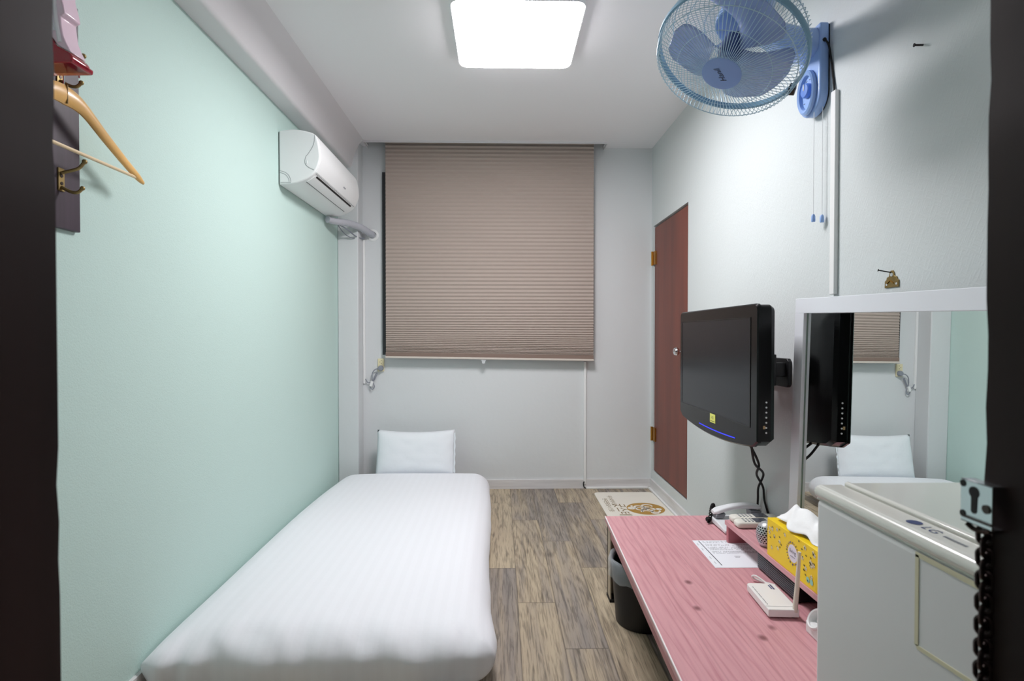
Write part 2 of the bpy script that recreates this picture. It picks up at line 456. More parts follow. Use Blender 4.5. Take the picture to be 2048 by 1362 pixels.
def rounded_grid(bm, half, r, div):
    """closed rounded box surface with even grids on six faces; returns verts"""
    made = {}
    def vert(p):
        k = tuple(round(c, 5) for c in p)
        if k not in made:
            inner = [max(0, half[i]-r[i]) for i in range(3)]
            q = [max(-inner[i], min(inner[i], p[i]*half[i])) for i in range(3)]
            d = [(p[i]*half[i]-q[i])/r[i] for i in range(3)]
            l = math.sqrt(sum(x*x for x in d))
            if l > 1e-9: q = [q[i] + d[i]/l*r[i] for i in range(3)]
            made[k] = bm.verts.new(q)
        return made[k]
    for ax in range(3):
        a, b = [i for i in range(3) if i != ax]
        for s in (-1, 1):
            for i in range(div[a]):
                for j in range(div[b]):
                    qs = []
                    for (ii, jj) in ((i, j), (i+1, j), (i+1, j+1), (i, j+1)):
                        p = [0, 0, 0]; p[ax] = s
                        p[a] = 2*ii/div[a]-1; p[b] = 2*jj/div[b]-1
                        qs.append(vert(p))
                    if len(set(qs)) == 4: bm.faces.new(qs)
    return list(made.values())

# ------------------------------------------------------------------ room shell
XL, XR, YB, YF, ZC = -1.06, 1.037, 3.745, .45, 2.32

def struct(name, b, m, label, cat, parent=None, **kw):
    o = b.build(name, m, parent, **kw)
    if parent is None:
        tag(o, label, cat, kind='structure')
    return o

struct('floor', MB().box((-1.3, -1.2, -.05), (1.3, 3.95, 0)), M['floor'], 'grey brown weathered wood-look plank floor', 'floor')
b = MB()
b.box((-1.3, -1.2, ZC), (1.3, 3.63, ZC+.15))
b.box((-1.3, 3.63, ZC), (-.885, 3.95, ZC+.15)); b.box((.7, 3.63, ZC), (1.3, 3.95, ZC+.15))
b.box((-.885, 3.63, ZC+.15), (.7, 3.95, ZC+.2))
struct('ceiling', b, M['ceil'], 'plain white papered ceiling with a curtain recess by the window', 'ceiling')
b = MB().box((-.895, 3.624, ZC-.013), (.71, 3.630, ZC+.15)).box((-.895, 3.630, ZC-.013), (-.889, YB, ZC+.15)).box((.704, 3.630, ZC-.013), (.71, YB, ZC+.15))
struct('trim_1', b, M['beam'], 'thin white lip around the curtain recess in the ceiling', 'trim')
struct('wall_left', MB().box((XL-.1, -1.2, 0), (XL, 3.95, ZC)), M['green'], 'mint green textured wall beside the bed', 'wall')
struct('wall_back', MB().box((XL-.1, YB, 0), (XR+.1, 3.95, 2.5)), M['wallb'], 'pale grey wall behind the blind and pillow', 'wall')
# right wall with the closet opening Y 3.02..3.70, Z .125..1.783
b = MB()
D0, D1, DZ0, DZ1 = 3.018, 3.702, .127, 1.783
b.box((XR, -1.2, 0), (XR+.1, D0, ZC)); b.box((XR, D1, 0), (XR+.1, 3.95, ZC))
b.box((XR, D0, 0), (XR+.1, D1, DZ0)); b.box((XR, D0, DZ1), (XR+.1, D1, ZC)); b.box((XR+.07, D0, DZ0), (XR+.1, D1, DZ1))
struct('wall_right', b, M['wallr'], 'off-white embossed wallpaper wall with the fan and mirror', 'wall')
# front wall with the doorway the room is seen through
b = MB()
b.box((XL, .33, 0), (-.44, YF, ZC)); b.box((.49, .33, 0), (XR, YF, ZC)); b.box((-.44, .33, 2.08), (.49, YF, ZC))
struct('wall_front', b, M['wallb'], 'pale wall around the open doorway', 'wall')
# boxed beam along the green wall: coved side
prof = [(XL, 2.138), (-1.0, 2.138)]
for i in range(9):
    a = R(-90 + 12*i)
    prof.append((-.985 + .02*math.cos(a), 2.158 + .02*math.sin(a)))
prof += [(-.955, 2.2), (-.937, 2.25), (-.918, 2.29), (-.89, ZC), (XL, ZC)]
struct('trim_2', MB().prism(prof, 'Y', YF, 3.62), M['beam'], 'white boxed beam along the top of the mint green wall', 'beam')
b = MB().box((XL, 3.62, 0), (-.926, YB, ZC))
struct('trim_3', b, M['wallb'], 'white corner pilaster between the green wall and the blind', 'pilaster', bevel=.006)
# baseboards
struct('baseboard_left', MB().box((XL, YF, 0), (XL+.012, 3.62, .062)), M['base'], 'whitewashed baseboard under the mint green wall', 'baseboard')
b = MB().box((-.926, YB-.012, 0), (XR, YB, .062))
struct('baseboard_back', b, M['base'], 'whitewashed baseboard under the blind', 'baseboard')
struct('baseboard_right', MB().box((XR-.012, YF, 0), (XR, YB-.012, .068)), M['base'], 'whitewashed baseboard below the brown closet door', 'baseboard')
# door frame jambs (dark), chipped inner edges
def jamb(name, sx, x_in, x_out, label):
    bm = MB()
    rnd = random.Random(3 if sx < 0 else 9)
    zs = [i*.03 for i in range(70)]
    prev = None
    for z in zs:
        ch = rnd.choice([0, 0, 0, 0, .0005, .001, .0018]) if rnd.random() < .6 else 0
        tilt = 0
        xi = x_in + sx*(ch + tilt)
        ring = [bm.bm.verts.new(p) for p in ((xi + sx*.0, .30, z), (xi, .447, z), (xi + sx*.003, .45, z), (x_out, .45, z), (x_out, .30, z))]
        if prev: bm.bridge(prev, ring)
        else: bm.bm.faces.new(ring)
        prev = ring
    bm.bm.faces.new(prev[::-1])
    return struct(name, bm, M['jamb'], label, 'door frame')
jamb('trim_4', -1, -.3535, -.44, 'dark brown wooden door jamb in front of the green wall')
jamb('trim_5', 1, .4025, .49, 'dark brown wooden door jamb holding the steel keeper and chain')
struct('trim_6', MB().box((-.44, .30, 2.03), (.49, .45, 2.08)), M['jamb'], 'dark brown door frame head above the doorway', 'door frame')
# corridor end wall behind the viewer
struct('wall_corridor', MB().box((-1.3, -1.3, 0), (1.3, -1.2, ZC+.1)), M['corridor'], 'plain corridor wall opposite the doorway', 'wall')

# window behind the blind
t = thing('window_1', 'dark framed window hidden behind the taupe pleated blind', 'window', (-.07, YB, .93), kind='structure')
b = MB().box((-.79, YB-.025, .915), (-.745, YB, 2.14)).box((.56, YB-.025, .915), (.605, YB, 2.14)).box((-.745, YB-.025, .915), (.56, YB, .955)).box((-.745, YB-.025, 2.1), (.56, YB, 2.14))
b.box((-.11, YB-.02, .955), (-.07, YB, 2.1))
b.build('window_frame', M['winframe'], t)
MB().box((-.745, YB-.01, .955), (.56, YB-.003, 2.1)).build('pane', M['glassd'], t)

# closet door
t = thing('door_1', 'low reddish brown closet door set in the right wall', 'door', (XR, 3.36, DZ0), kind='structure')
MB().box((XR+.004, D0+.004, DZ0+.008), (XR+.03, D1-.02, DZ1-.014)).build('door_panel', M['door'], t, bevel=.002)
MB().box((XR+.03, D0, DZ0), (XR+.07, D1, DZ1)).build('gap_backing', M['gap'], t)
for z in (1.565, .38):
    b = MB().box((XR-.004, D1-.055, z-.045), (XR+.004, D1-.002, z+.045)).box((XR-.003, D1-.002, z-.045), (XR+.0, D1+.012, z+.045))
    b.cyl((XR-.008, D1+.004, z-.047), (XR-.008, D1+.004, z+.047), .007, n=12)
    b.build('hinge', M['brass'], t)
k = MB().lathe([(.004, 0), (.012, 0), (.012, .006), (.007, .012), (.007, .028), (.012, .03), (.021, .038), (.024, .048), (.02, .058), (.01, .063), (.002, .064)],
               frame_mx((XR+.004, 3.08, .956), (0, 1, 0), (0, 0, 1)) @ Matrix.Scale(-1, 4, (0, 0, 1)), n=24)
k.build('knob', M['chrome'], t)

# ------------------------------------------------------------------ ceiling light
t = thing('ceiling_light', 'square white ceiling lamp, lit', 'ceiling lamp', (.068, 2.265, ZC))
def rsq(cx, cy, h, r, n=6):
    pts = []
    for (sx, sy, a0) in ((1, 1, 0), (-1, 1, 90), (-1, -1, 180), (1, -1, 270)):
        for i in range(n+1):
            a = R(a0 + 90*i/n); pts.append((cx + sx*(h-r) + r*math.cos(a), cy + sy*(h-r) + r*math.sin(a)))
    return pts
MB().prism(rsq(.068, 2.265, .25, .04), 'Z', ZC-.055, ZC).build('housing', M['lightbody'], t)
MB().prism(rsq(.068, 2.265, .246, .038), 'Z', ZC-.06, ZC-.055).build('diffuser', M['lightglow'], t)

# ------------------------------------------------------------------ pleated blind
t = thing('pleated_blind', 'taupe pleated window blind, lowered', 'blind', (-.07, 3.69, 2.44))
BX0, BX1 = -.7605, .628
zs = []; z = .912; pitch = .0075
while z < 2.44:
    zs.append(z)
    if z > .93: pitch = .0085 + (.0262-.0085)*min(1, (z-.93)/.42)**.8
    z += pitch
b = MB(); rows = []
for i, z in enumerate(zs):
    gap = (zs[i+1]-z) if i+1 < len(zs) else .026
    y_out, y_in = 3.680, 3.689
    dz = .024*0  # rail level
    rows.append(((y_in, z), (y_out + .003*min(1, gap/.026), z + gap*.42)))
pts = [p for r in rows for p in r]
prev = None
for (y, z) in pts:
    tilt = -.022 * max(0, (1.15 - z)/.25) if z < 1.15 else 0
    v = [b.bm.verts.new((BX0 + (BX1-BX0)*k/12, y, z + tilt*(k/12) + .012*max(0, min(1, (1.15-z)/.25)))) for k in range(13)]
    if prev:
        for k in range(12): b.bm.faces.new((prev[k], prev[k+1], v[k+1], v[k]))
    prev = v
b.build('pleated_fabric', M['blind'], t, smooth=False)
b = MB(); b.box((BX0, 3.676, .896), (BX1, 3.694, .922)).build('hem', M['blindband'], t).data.transform(Matrix.Identity(4))
o = MB().box((BX0-.002, 3.672, .884), (BX1+.002, 3.698, .897)).build('bottom_rail', M['blindrail'], t, bevel=.002)
MB().prism([(-.128, .882), (-.092, .882), (-.1, .872), (-.102, .858), (-.118, .858), (-.12, .872)], 'Y', 3.672, 3.684).build('pull_tab', mat('clear tab', (225, 228, 230), .1, alpha=.6), t)
for ch in t.children:
    if ch.name.split('.')[0] in ('hem', 'bottom_rail'):
        for v in ch.data.vertices:
            xw = v.co.x + t.location.x
            v.co.z += .012 - .022*(xw-BX0)/(BX1-BX0)
MB().box((BX0-.005, 3.672, 2.44), (BX1+.005, 3.705, 2.468)).build('head_rail', M['blindrail'], t)

# ------------------------------------------------------------------ air conditioner
AY0, AY1 = 2.665, 3.40
t = thing('air_conditioner', 'white split air conditioner on the mint green wall', 'air conditioner', (XL, 3.03, 1.77))
# (x,z) outline from wall top forward
front = spline([(-1.056, 2.026, 0), (-.99, 2.033, 0), (-.93, 2.026, 0), (-.885, 2.008, 0), (-.868, 1.96, 0), (-.862, 1.90, 0), (-.872, 1.86, 0), (-.885, 1.832, 0)], 6)
lower = spline([(-.885, 1.832, 0), (-.905, 1.812, 0), (-.94, 1.79, 0), (-.985, 1.775, 0), (-1.056, 1.768, 0)], 6)
prof = [(p.x, p.y) for p in front] + [(p.x, p.y) for p in lower[1:]]
MB().prism(prof, 'Y', AY0, AY1).build('body', M['ac'], t, bevel=.006, segs=3)
MB().box((XL, AY0+.006, 1.775), (XL+.006, AY1-.006, 2.02)).build('back_plate', M['acdark'], t)
# front panel: thin skin following the bulging front
fp = [(p.x+.002, p.y) for p in front if p.x > -.935]
fp2 = [(p.x-.004, p.y) for p in front if p.x > -.935][::-1]
MB().prism(fp + fp2, 'Y', AY0+.014, AY1-.014).build('front_panel', M['ac'], t, bevel=.002)
def under(s):  # point on the lower curve by arclength fraction
    k = s*(len(lower)-1); i = min(len(lower)-2, int(k)); return lower[i].lerp(lower[i+1], k-i)
def strip(name, s0, s1, y0, y1, m, off=.0012):
    b = MB(); ps = [under(s0 + (s1-s0)*i/4) for i in range(5)]
    nrm = []
    out = [(p.x + off*.6, p.y - off) for p in ps]; inn = [(p.x - .004*.6, p.y + .004) for p in ps][::-1]
    b.prism(out + inn, 'Y', y0, y1).build(name, m, t)
strip('air_slot', .12, .19, AY0+.05, AY1-.07, M['acdark'])
strip('vent_flap', .2, .47, AY0+.03, AY1-.05, M['ac'], .0016)
strip('flap_seam', .475, .495, AY0+.03, AY1-.06, M['acline'], .0016)
strip('panel_seam', .055, .068, AY0+.02, AY1-.02, M['acline'])
# end-cap knock-out (quarter ring) and the seam of the front panel
b = MB()
for r in (.052, .043):
    arc = [(-1.052 + r*math.cos(R(a)), AY0-.0005, 1.782 + r*math.sin(R(a))) for a in range(0, 95, 6)]
    b.tube(arc, .0007, 5)
b.tube([(-1.05, AY0-.0005, 1.779), (-1.0, AY0-.0005, 1.779)], .0007, 5)
b.tube(spline([(-.885, AY0-.0003, 2.008), (-.892, AY0-.0003, 1.96), (-.915, AY0-.0003, 1.92), (-.93, AY0-.0003, 1.9), (-.932, AY0-.0003, 1.87), (-.915, AY0-.0003, 1.852), (-.89, AY0-.0003, 1.84)], 5), .0009, 5)
b.build('end_cap_seam', M['acline'], t)
b = MB().box((-.925, AY0-.002, 1.868), (-.921, AY0+.004, 1.885)).build('latch_tab', M['ac'], t, bevel=.001)
# small badge on the front panel
b = MB(); mw = frame_mx((-.8665, 3.1, 1.868), (0, 1, 0), (.3, 0, 1))
for i in range(6): b.box((-.022+i*.0075, -.003, 0), (-.0175+i*.0075, .003 + .002*(i % 2), .0002), mw)
b.build('lettering', M['inkgrey'], t, smooth=False)
# pipe, drain wire and wall ring
t = thing('refrigerant_pipe', 'grey taped pipe under the air conditioner running into the wall', 'pipe', (-.93, 3.6, 1.72))
pp = spline([(-1.034, 3.33, 1.742), (-1.0, 3.41, 1.744), (-.955, 3.52, 1.756), (-.91, 3.62, 1.75), (-.875, 3.7, 1.732), (-.862, 3.744, 1.724)], 8)
MB().tube(pp, .021, 14, rads=[.019 + .0012*math.sin(i*1.9) + .003*min(1, i/20) for i in range(len(pp))]).build('taped_pipe', M['pipe'], t)
rg = MB().lathe([(.024, 0), (.04, 0), (.04, .003), (.032, .008), (.024, .008)], frame_mx((-.858, YB, 1.722), (1, 0, 0), (0, 0, 1)), n=28, cap=False)
rg.build('wall_ring', M['plasticw'], t)
MB().tube(spline([(-1.0, 3.45, 1.735), (-.97, 3.52, 1.72), (-.94, 3.61, 1.692), (-.918, 3.69, 1.69), (-.916, 3.735, 1.70)], 8), .0045, 8).build('drain_hose', M['greycord'], t)
MB().tube(spline([(-1.02, 3.5, 1.74), (-1.0, 3.58, 1.70), (-.955, 3.612, 1.678), (-.92, 3.69, 1.692)], 8), .003, 8).build('signal_wire', M['greycord'], t)

# cable ducts
def duct(name, lo, hi, label):
    o = MB().box(lo, hi).build(name, M['plasticw'], bevel=.002)
    recentre(o, ((lo[0]+hi[0])/2, (lo[1]+hi[1])/2, lo[2]))
    return tag(o, label, 'cable duct')
duct('cable_duct', (-.925, YB-.012, .72), (-.91, YB, 1.69), 'white cable duct from the grey pipe down beside the pilaster')
duct('cable_duct', (.572, YB-.016, .03), (.588, YB, .868), 'white vertical cable duct below the right end of the blind')
duct('cable_duct', (.585, YB-.027, 0), (1.01, YB-.0125, .012), 'white floor cable duct along the back baseboard')
duct('cable_duct', (XR-.028, 2.3, 0), (XR-.0125, YB-.03, .012), 'white floor cable duct along the baseboard under the closet door')
duct('cable_duct', (XR-.013, 1.668, 1.175), (XR, 1.692, 1.80), 'white cable duct from the wall fan down to the mirror')
o = MB().tube(spline([(.573, YB-.02, .05), (.568, YB-.024, .035), (.572, YB-.028, .015), (.584, YB-.029, .006)], 6), .004, 8).build('cable', M['blackrub'])
tag(recentre(o, (.573, YB-.02, 0)), 'short black cable bend joining wall duct and floor duct', 'cable')

# wall outlet with plug and tied cord
t = thing('wall_outlet', 'ivory double wall outlet at the lower left corner of the blind', 'outlet', (-.805, YB, .8))
MB().box((-.826, YB-.012, .803), (-.784, YB, .889)).build('plate', M['outlet'], t, bevel=.002)
b = MB()
for dx, dz in ((.004, .014), (-.006, 0), (.004, -.014)): b.cyl((-.806+dx, YB-.0135, .866+dz*.7), (-.806+dx, YB-.011, .866+dz*.7), .0022, n=10)
b.build('socket_hole', M['blackrub'], t)
t = thing('power_plug', 'grey round plug and cord in the ivory outlet', 'plug', (-.806, YB-.012, .8))
MB().lathe([(.019, 0), (.019, .012), (.015, .02), (.004, .021)], frame_mx((-.804, YB-.0125, .825), (1, 0, 0), (0, 0, 1)), n=22).build('plug_body', M['greycord'], t)
MB().tube(spline([(-.81, YB-.026, .822), (-.838, YB-.026, .818), (-.858, YB-.024, .795), (-.861, YB-.022, .755), (-.855, YB-.02, .735), (-.833, YB-.02, .775), (-.828, YB-.02, .79), (-.838, YB-.018, .785), (-.856, YB-.018, .735),
                  (-.848, YB-.018, .70), (-.862, YB-.018, .682), (-.876, YB-.018, .70), (-.868, YB-.018, .728), (-.892, YB-.016, .728), (-.908, YB-.013, .752)], 6), .0034, 8).build('cord', M['greycord'], t)
MB().box((-.875, YB-.03, .702), (-.857, YB-.01, .738), Matrix.Translation((-.866, 0, .72)) @ Matrix.Rotation(R(15), 4, 'Y') @ Matrix.Translation((.866, 0, -.72))).build('cord_tag', M['plasticw'], t, bevel=.002)

# ------------------------------------------------------------------ floor mattress (futon) and pillow
b = MB()
vs = rounded_grid(b.bm, (.521, .99, .082), (.11, .12, .081), (64, 110, 12))
for v in vs:
    x, y, z = v.co
    # the two near corners are squarer than the far ones
    if y < -.87 and abs(x) > .411:
        sx = math.copysign(1, x); dx, dy = (abs(x)-.411)/.11, (-y-.87)/.12
        if max(dx, dy) > 1e-6:
            q = 1 + (.85 if x < 0 else .45)*(math.hypot(dx, dy)/max(dx, dy) - 1)
            x, y = sx*(.411 + dx*q*.11), -(.87 + dy*q*.12)
    X = -.532 + x; Y = 2.59 + y; Z = .084 + z
    f = (Y - 1.6)/1.98
    # edge that runs inwards to the far end, slack waist
    if x > 0:
        X -= (.068*f + .012*math.sin(f*6.0)) * (x/.521) - .014*max(0, 1-f*7)
    elif f > .6:
        X += .05*((f-.6)/.4)**2 * (-x/.521)
    up = max(0, z/.082)
    # a slightly domed, uneven top
    Z += up*(.012*(1-(x/.521)**2) + .012*noise.noise(Vector((X*2.2, Y*1.7, 1.3))))
    if x < -.3: Z -= up*.03*max(0, 1-f*1.3)*((-x-.3)/.22)
    n = noise.noise(Vector((X*5, Y*5, Z*6)))
    if y < -.7:
        Z -= up*.018*min(1, (-y-.7)/.29)**1.7
    side = 1-abs(z)/.082
    # tucked folds on the near end and at the corners
    if y < -.86:
        k = min(1, (-y-.86)/.1)
        Y += k*(.013*math.sin(X*52 + 5*n + Z*9) * (.2 + 1.6*max(0, -x-.12) + .8*max(0, x-.38)) + .012*n*(.3+side))
        Z += k*.006*math.sin(X*38+1.7)*up
    X += .007*n*side*(1 if x > 0 else 0)
    if z < 0: 
        sh = (-z/.082)**2
        X -= .035*sh*x/.521; Y -= .03*sh*max(0, y)/.99
    if y < -.86 and z < 0:
        Y -= .11*(1-math.sqrt(max(0, 1-(z/.0821)**2)))*min(1, (-y-.86)/.02)
    v.co = (max(X, XL+.0125), Y, max(Z, .002))
o = b.build('floor_mattress', M['sheet'], ang=180)
tag(recentre(o, (-.53, 2.59, 0)), 'thick white striped floor mattress along the mint green wall', 'mattress')

t = thing('pillow', 'white pillow standing upright against the back wall on the mattress', 'pillow', (-.54, 3.56, .14))
b = MB(); n1, n2 = 34, 20; grid = {}
mxp = Matrix.Translation((-.549, 3.585, .282)) @ Matrix.Rotation(R(-13), 4, 'X')
for side in (-1, 1):
    for i in range(n1+1):
        for j in range(n2+1):
            u, w = 2*i/n1-1, 2*j/n2-1
            edge = max(abs(u), abs(w)) > .9999
            if side == 1 and edge: grid[(1, i, j)] = grid[(-1, i, j)]; continue
            px = .254*u*(1 - .012*(1-w*w)); pz = .142*w*(1 - .06*(1-u*u)*(1 if w > 0 else .3))
            pz += .008*u*u*(w > 0)*w
            th = .055*((1-u**4)*(1-w**4))**.6
            th += .006*noise.noise(Vector((u*3, w*3, side)))*(1-abs(u)**6)*(1-abs(w)**6)
            # crease fan at the right end
            if u > .45 and side == -1: th += .006*math.sin((u*1.2-w*.9)*11)*(u-.45)*(1-w*w)
            grid[(side, i, j)] = b.bm.verts.new(mxp @ Vector((px, side*th, pz)))
    for i in range(n1):
        for j in range(n2):
            b.bm.faces.new([grid[(side, i+a, j+c)] for a, c in ((0, 0), (1, 0), (1, 1), (0, 1))])
b.build('pillowcase', M['pillow'], t, ang=180)
b = MB(); prev = None
for j in range(25):
    w = 2*j/24-1
    wv = .004*math.sin(j*2.1)
    ps = [b.bm.verts.new(mxp @ Vector((.248, -.012+wv, .125*w))), b.bm.verts.new(mxp @ Vector((.2585+.002*math.sin(j*1.3), -.02-wv, .13*w)))]
    if prev: b.bm.faces.new((prev[0], prev[1], ps[1], ps[0]))
    prev = ps
b.build('side_flap', M['pillow'], t)

# ------------------------------------------------------------------ low pink table
TZ = .317
t = thing('low_table', 'low pink stained pine table along the right wall', 'table', (.72, 1.6, 0))
# left edge runs from (.4245,2.206) to (.3836,1.147)
ex = lambda y: .4245 - (2.206-y)*.0386
top = [(ex(2.206), 2.206), (1.02, 2.206), (1.02, .93), (ex(.93), .93)]
MB().prism(top, 'Z', TZ-.02, TZ).build('tabletop', M['pink'], t, bevel=.0015)
b = MB().prism([(ex(2.206)-.0012, 2.206), (ex(2.206)+.0022, 2.206), (ex(.93)+.0022, .93), (ex(.93)-.0012, .93)], 'Z', TZ-.004, TZ+.0006)
b.build('edge_strip', M['whiteedge'], t)
b = MB().prism([(ex(2.17)+.012, 2.17), (ex(2.17)+.03, 2.17), (ex(.95)+.03, .95), (ex(.95)+.012, .95)], 'Z', TZ-.066, TZ-.02)
b.box((.47, 2.15, TZ-.066), (1.0, 2.168, TZ-.02))
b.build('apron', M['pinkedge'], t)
for (x, y) in ((.432, 2.135), (.975, 2.135), (.40, .96), (.975, .96)):
    l = MB().box((x, y, .012), (x+.004, y+.062, TZ-.02)).box((x, y+.05, .012), (x+.05, y+.062, TZ-.02)).build('leg', M['beige'], t)
    MB().box((x-.002, y-.002, 0), (x+.052, y+.064, .012)).build('foot', M['blackrub'], l)

# riser shelf on the table
t = thing('riser_shelf', 'small pink riser shelf standing on the pink table', 'shelf', (.91, 1.45, TZ))
RZ = .394
MB().box((.797, .96, RZ-.016), (1.02, 1.926, RZ)).build('shelf_board', M['pink'], t, bevel=.001)
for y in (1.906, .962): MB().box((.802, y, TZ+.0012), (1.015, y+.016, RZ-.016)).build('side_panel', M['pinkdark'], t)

# ------------------------------------------------------------------ things on the table
# printed sheet
t = thing('paper_sheet', 'white printed information sheet lying on the pink table', 'paper', (.82, 1.82, TZ))
MB().prism([(.684, 1.935), (.975, 1.93), (.975, 1.70), (.677, 1.705)], 'Z', TZ+.0003, TZ+.0008).build('sheet', M['paper'], t)
b = MB(); zz = TZ+.0009
def bar(x0, x1, y0, y1): b.quad((x0, y0, zz), (x1, y0, zz), (x1, y1, zz), (x0, y1, zz))
rn = random.Random(4)
bar(.7035, .7065, 1.722, 1.93)
for j, (y0, nrow) in enumerate(((1.926, 3), (1.895, 2), (1.872, 4), (1.835, 3))):
    for r in range(nrow):
        y = y0 - r*.0075; x = .716
        while x < .90:
            w = rn.uniform(.0015, .0035)
            if rn.random() < .8: bar(x, x+w, y-.003, y)
            x += w + rn.uniform(.0012, .003)
for y in (1.905, 1.86, 1.79, 1.75):
    x = .69
    for k in range(3): bar(x, x+.0025, y-.003-k*.006, y-k*.006)
for k in range(9): bar(.775+.004*(k % 5), .778+.004*(k % 5), 1.79-.007*(k//5), 1.793-.007*(k//5))
b.build('printed_text', M['ink'], t, smooth=False)

# router
t = thing('wifi_router', 'white router with one upright antenna on the pink table', 'router', (.735, 1.47, TZ))
mxr = Matrix.Translation((.7365, 1.466, TZ)) @ Matrix.Rotation(R(-4), 4, 'Z')
b = MB().prism([(-.039, -.075), (.039, -.075), (.039, .072), (.033, .078), (-.033, .078), (-.039, .072)], 'Z', .005, .025, mxr)
b.build('shell', M['router'], t, bevel=.002)
for sx in (-.028, .028):
    for sy in (-.06, .06): MB().cyl(mxr @ Vector((sx, sy, 0)), mxr @ Vector((sx, sy, .006)), .006, n=12).build('foot', M['blackrub'], t)
b = MB()
for i in range(11): 
    y = -.048 + i*.0095; b.box((-.0315, y, .0252), (-.0295, y+.004+.002*(i % 3), .0255), mxr)
b.build('status_marks', M['inkgrey'], t)
b = MB(); mw = mxr @ frame_mx((.02, .054, .0252), (0, -1, 0), (1, 0, 0))
for i in range(5): b.box((-.014+i*.006, .0005, 0), (-.0098+i*.006, .0055, .0003), mw)
b.box((-.011, -.0045, 0), (.013, -.0015, .0003), mw)
b.build('lettering', M['inkblue'], t, smooth=False)
MB().box((-.039, -.058, .0251), (.039, -.0572, .0254), mxr).build('lid_seam', M['acline'], t)
a0 = mxr @ Vector((.03, -.07, .018))
a = MB().tube([a0, a0 + Vector((.001, 0, .02)), a0 + Vector((.0045, 0, .06)), a0 + Vector((.0105, 0, .155))], .006, 14, rads=[.0062, .0062, .0058, .0042])
a.build('antenna', M['antenna'], t)
MB().tube(spline([(.775, 1.53, TZ+.01), (.772, 1.572, TZ+.012), (.756, 1.6, TZ+.02), (.751, 1.612, TZ+.012), (.77, 1.6, TZ+.005), (.80, 1.57, TZ+.005)], 8), .003, 8).build('network_cable', M['plasticw'], t)

# set-top box under the riser
t = thing('set_top_box', 'black ribbed box tucked under the pink riser shelf', 'set-top box', (.89, 1.62, TZ))
MB().box((.808, 1.47, TZ+.004), (.985, 1.70, TZ+.054)).build('case', M['blackpl'], t, bevel=.002)
b = MB()
for i in range(7): b.box((.8062, 1.478, TZ+.010+i*.006), (.809, 1.692, TZ+.0125+i*.006))
b.build('vent_rib', mat('grey vent rib', (96, 98, 106), .4), t)
for sx in (.82, .97):
    for sy in (1.482, 1.688): MB().cyl((sx, sy, TZ), (sx, sy, TZ+.005), .006, n=10).build('foot', M['blackrub'], t)

# power strip
t = thing('power_strip', 'white power strip with round socket beside the refrigerator', 'power strip', (.79, 1.25, TZ))
MB().box((.755, 1.12, TZ), (.793, 1.335, TZ+.030)).build('housing', M['plasticw'], t, bevel=.004)
for y in (1.305, 1.245, 1.185):
    mxs = Matrix.Translation((.775, y, TZ+.038)) @ Matrix.Rotation(R(-55), 4, 'Y')
    s = MB().lathe([(.0265, -.012), (.0265, .014), (.0245, .016), (.0215, .014), (.0205, -.004), (.001, -.004)], mxs, n=30, cap=False).build('socket', M['plasticw'], t)
    b = MB()
    for dx in (-.009, .009): b.cyl(mxs @ Vector((0, dx, -.0045)), mxs @ Vector((0, dx, -.002)), .003, n=10)
    b.build('pin_hole', M['blackrub'], s)
MB().tube(spline([(.775, 1.335, TZ+.016), (.79, 1.36, TZ+.018), (.83, 1.40, TZ+.01), (.88, 1.43, TZ+.006)], 8), .0035, 8).build('cord', M['greycord'], t)

# tissue box
t = thing('tissue_box', 'yellow floral tissue box on the pink riser shelf', 'tissue box', (.857, 1.49, RZ))
X0, X1, Y0, Y1, H = .800, .914, 1.360, 1.622, .110
MB().box((X0, Y0, RZ), (X1, Y1, RZ+H)).build('carton', M['tissuebox'], t, bevel=.0015)
# open slot with clear film
MB().prism([(.857 + .032*math.cos(R(a)), 1.491 + .098*math.sin(R(a))) for a in range(0, 360, 12)], 'Z', RZ+H, RZ+H+.0012).build('film_window', M['film'], t)
xf = X0 - .0006
def yz(y, z): return (xf, y, z)
# medallion
md = (1.478, RZ+.058)
MB().poly([yz(md[0]+.024*math.cos(R(a)), md[1]+.024*math.sin(R(a))) for a in range(0, 360, 12)]).build('medallion', M['lilac'], t, smooth=False)
xf -= .0004
MB().text('living', .0165, frame_mx((xf, md[0], md[1]+.005), (0, -1, 0), (0, 0, 1)), shear=.15).box((xf-.0001, md[0]-.011, md[1]-.0098), (xf+.0001, md[0]+.011, md[1]-.0082)).build('lettering', M['inkgrey'], t, smooth=False)
def petal(b, y, z, ang, l, w):
    ca, sa = math.cos(ang), math.sin(ang)
    pts = []
    for (p, q) in ((0, 0), (l*.4, w), (l, 0), (l*.4, -w)): pts.append(yz(y + p*ca - q*sa, z + p*sa + q*ca))
    b.poly(pts)
bv, bl, bc = MB(), MB(), MB()
rn = random.Random(11)
for i in range(26):
    a = i*2*math.pi/26 + rn.uniform(-.1, .1)
    r = .0265
    (bv if i % 3 else bl).bm.verts.ensure_lookup_table()
    petal((bv if i % 3 else bl), md[0]+r*math.cos(a), md[1]+r*math.sin(a), a + rn.uniform(-.7, .7), rn.uniform(.005, .009), .0022)
def flower(y, z, s):
    for k in range(5): petal(bc, y, z, k*2*math.pi/5+.3, s, s*.42)
    petal(bl, y, z-.001, -1.2, s*.6, s*.2); petal(bl, y+.003, z+.002, rn.uniform(0, 6), s*.9, s*.25)
for i in range(46):
    y = rn.uniform(Y0+.01, Y1-.01); z = rn.uniform(RZ+.012, RZ+H-.008)
    if math.hypot(y-md[0], z-md[1]) < .046: continue
    if i % 2: flower(y, z, rn.uniform(.006, .0085))
    else:
        for k in range(3): petal(bl, y, z, .9+k*.8, .006, .0014)
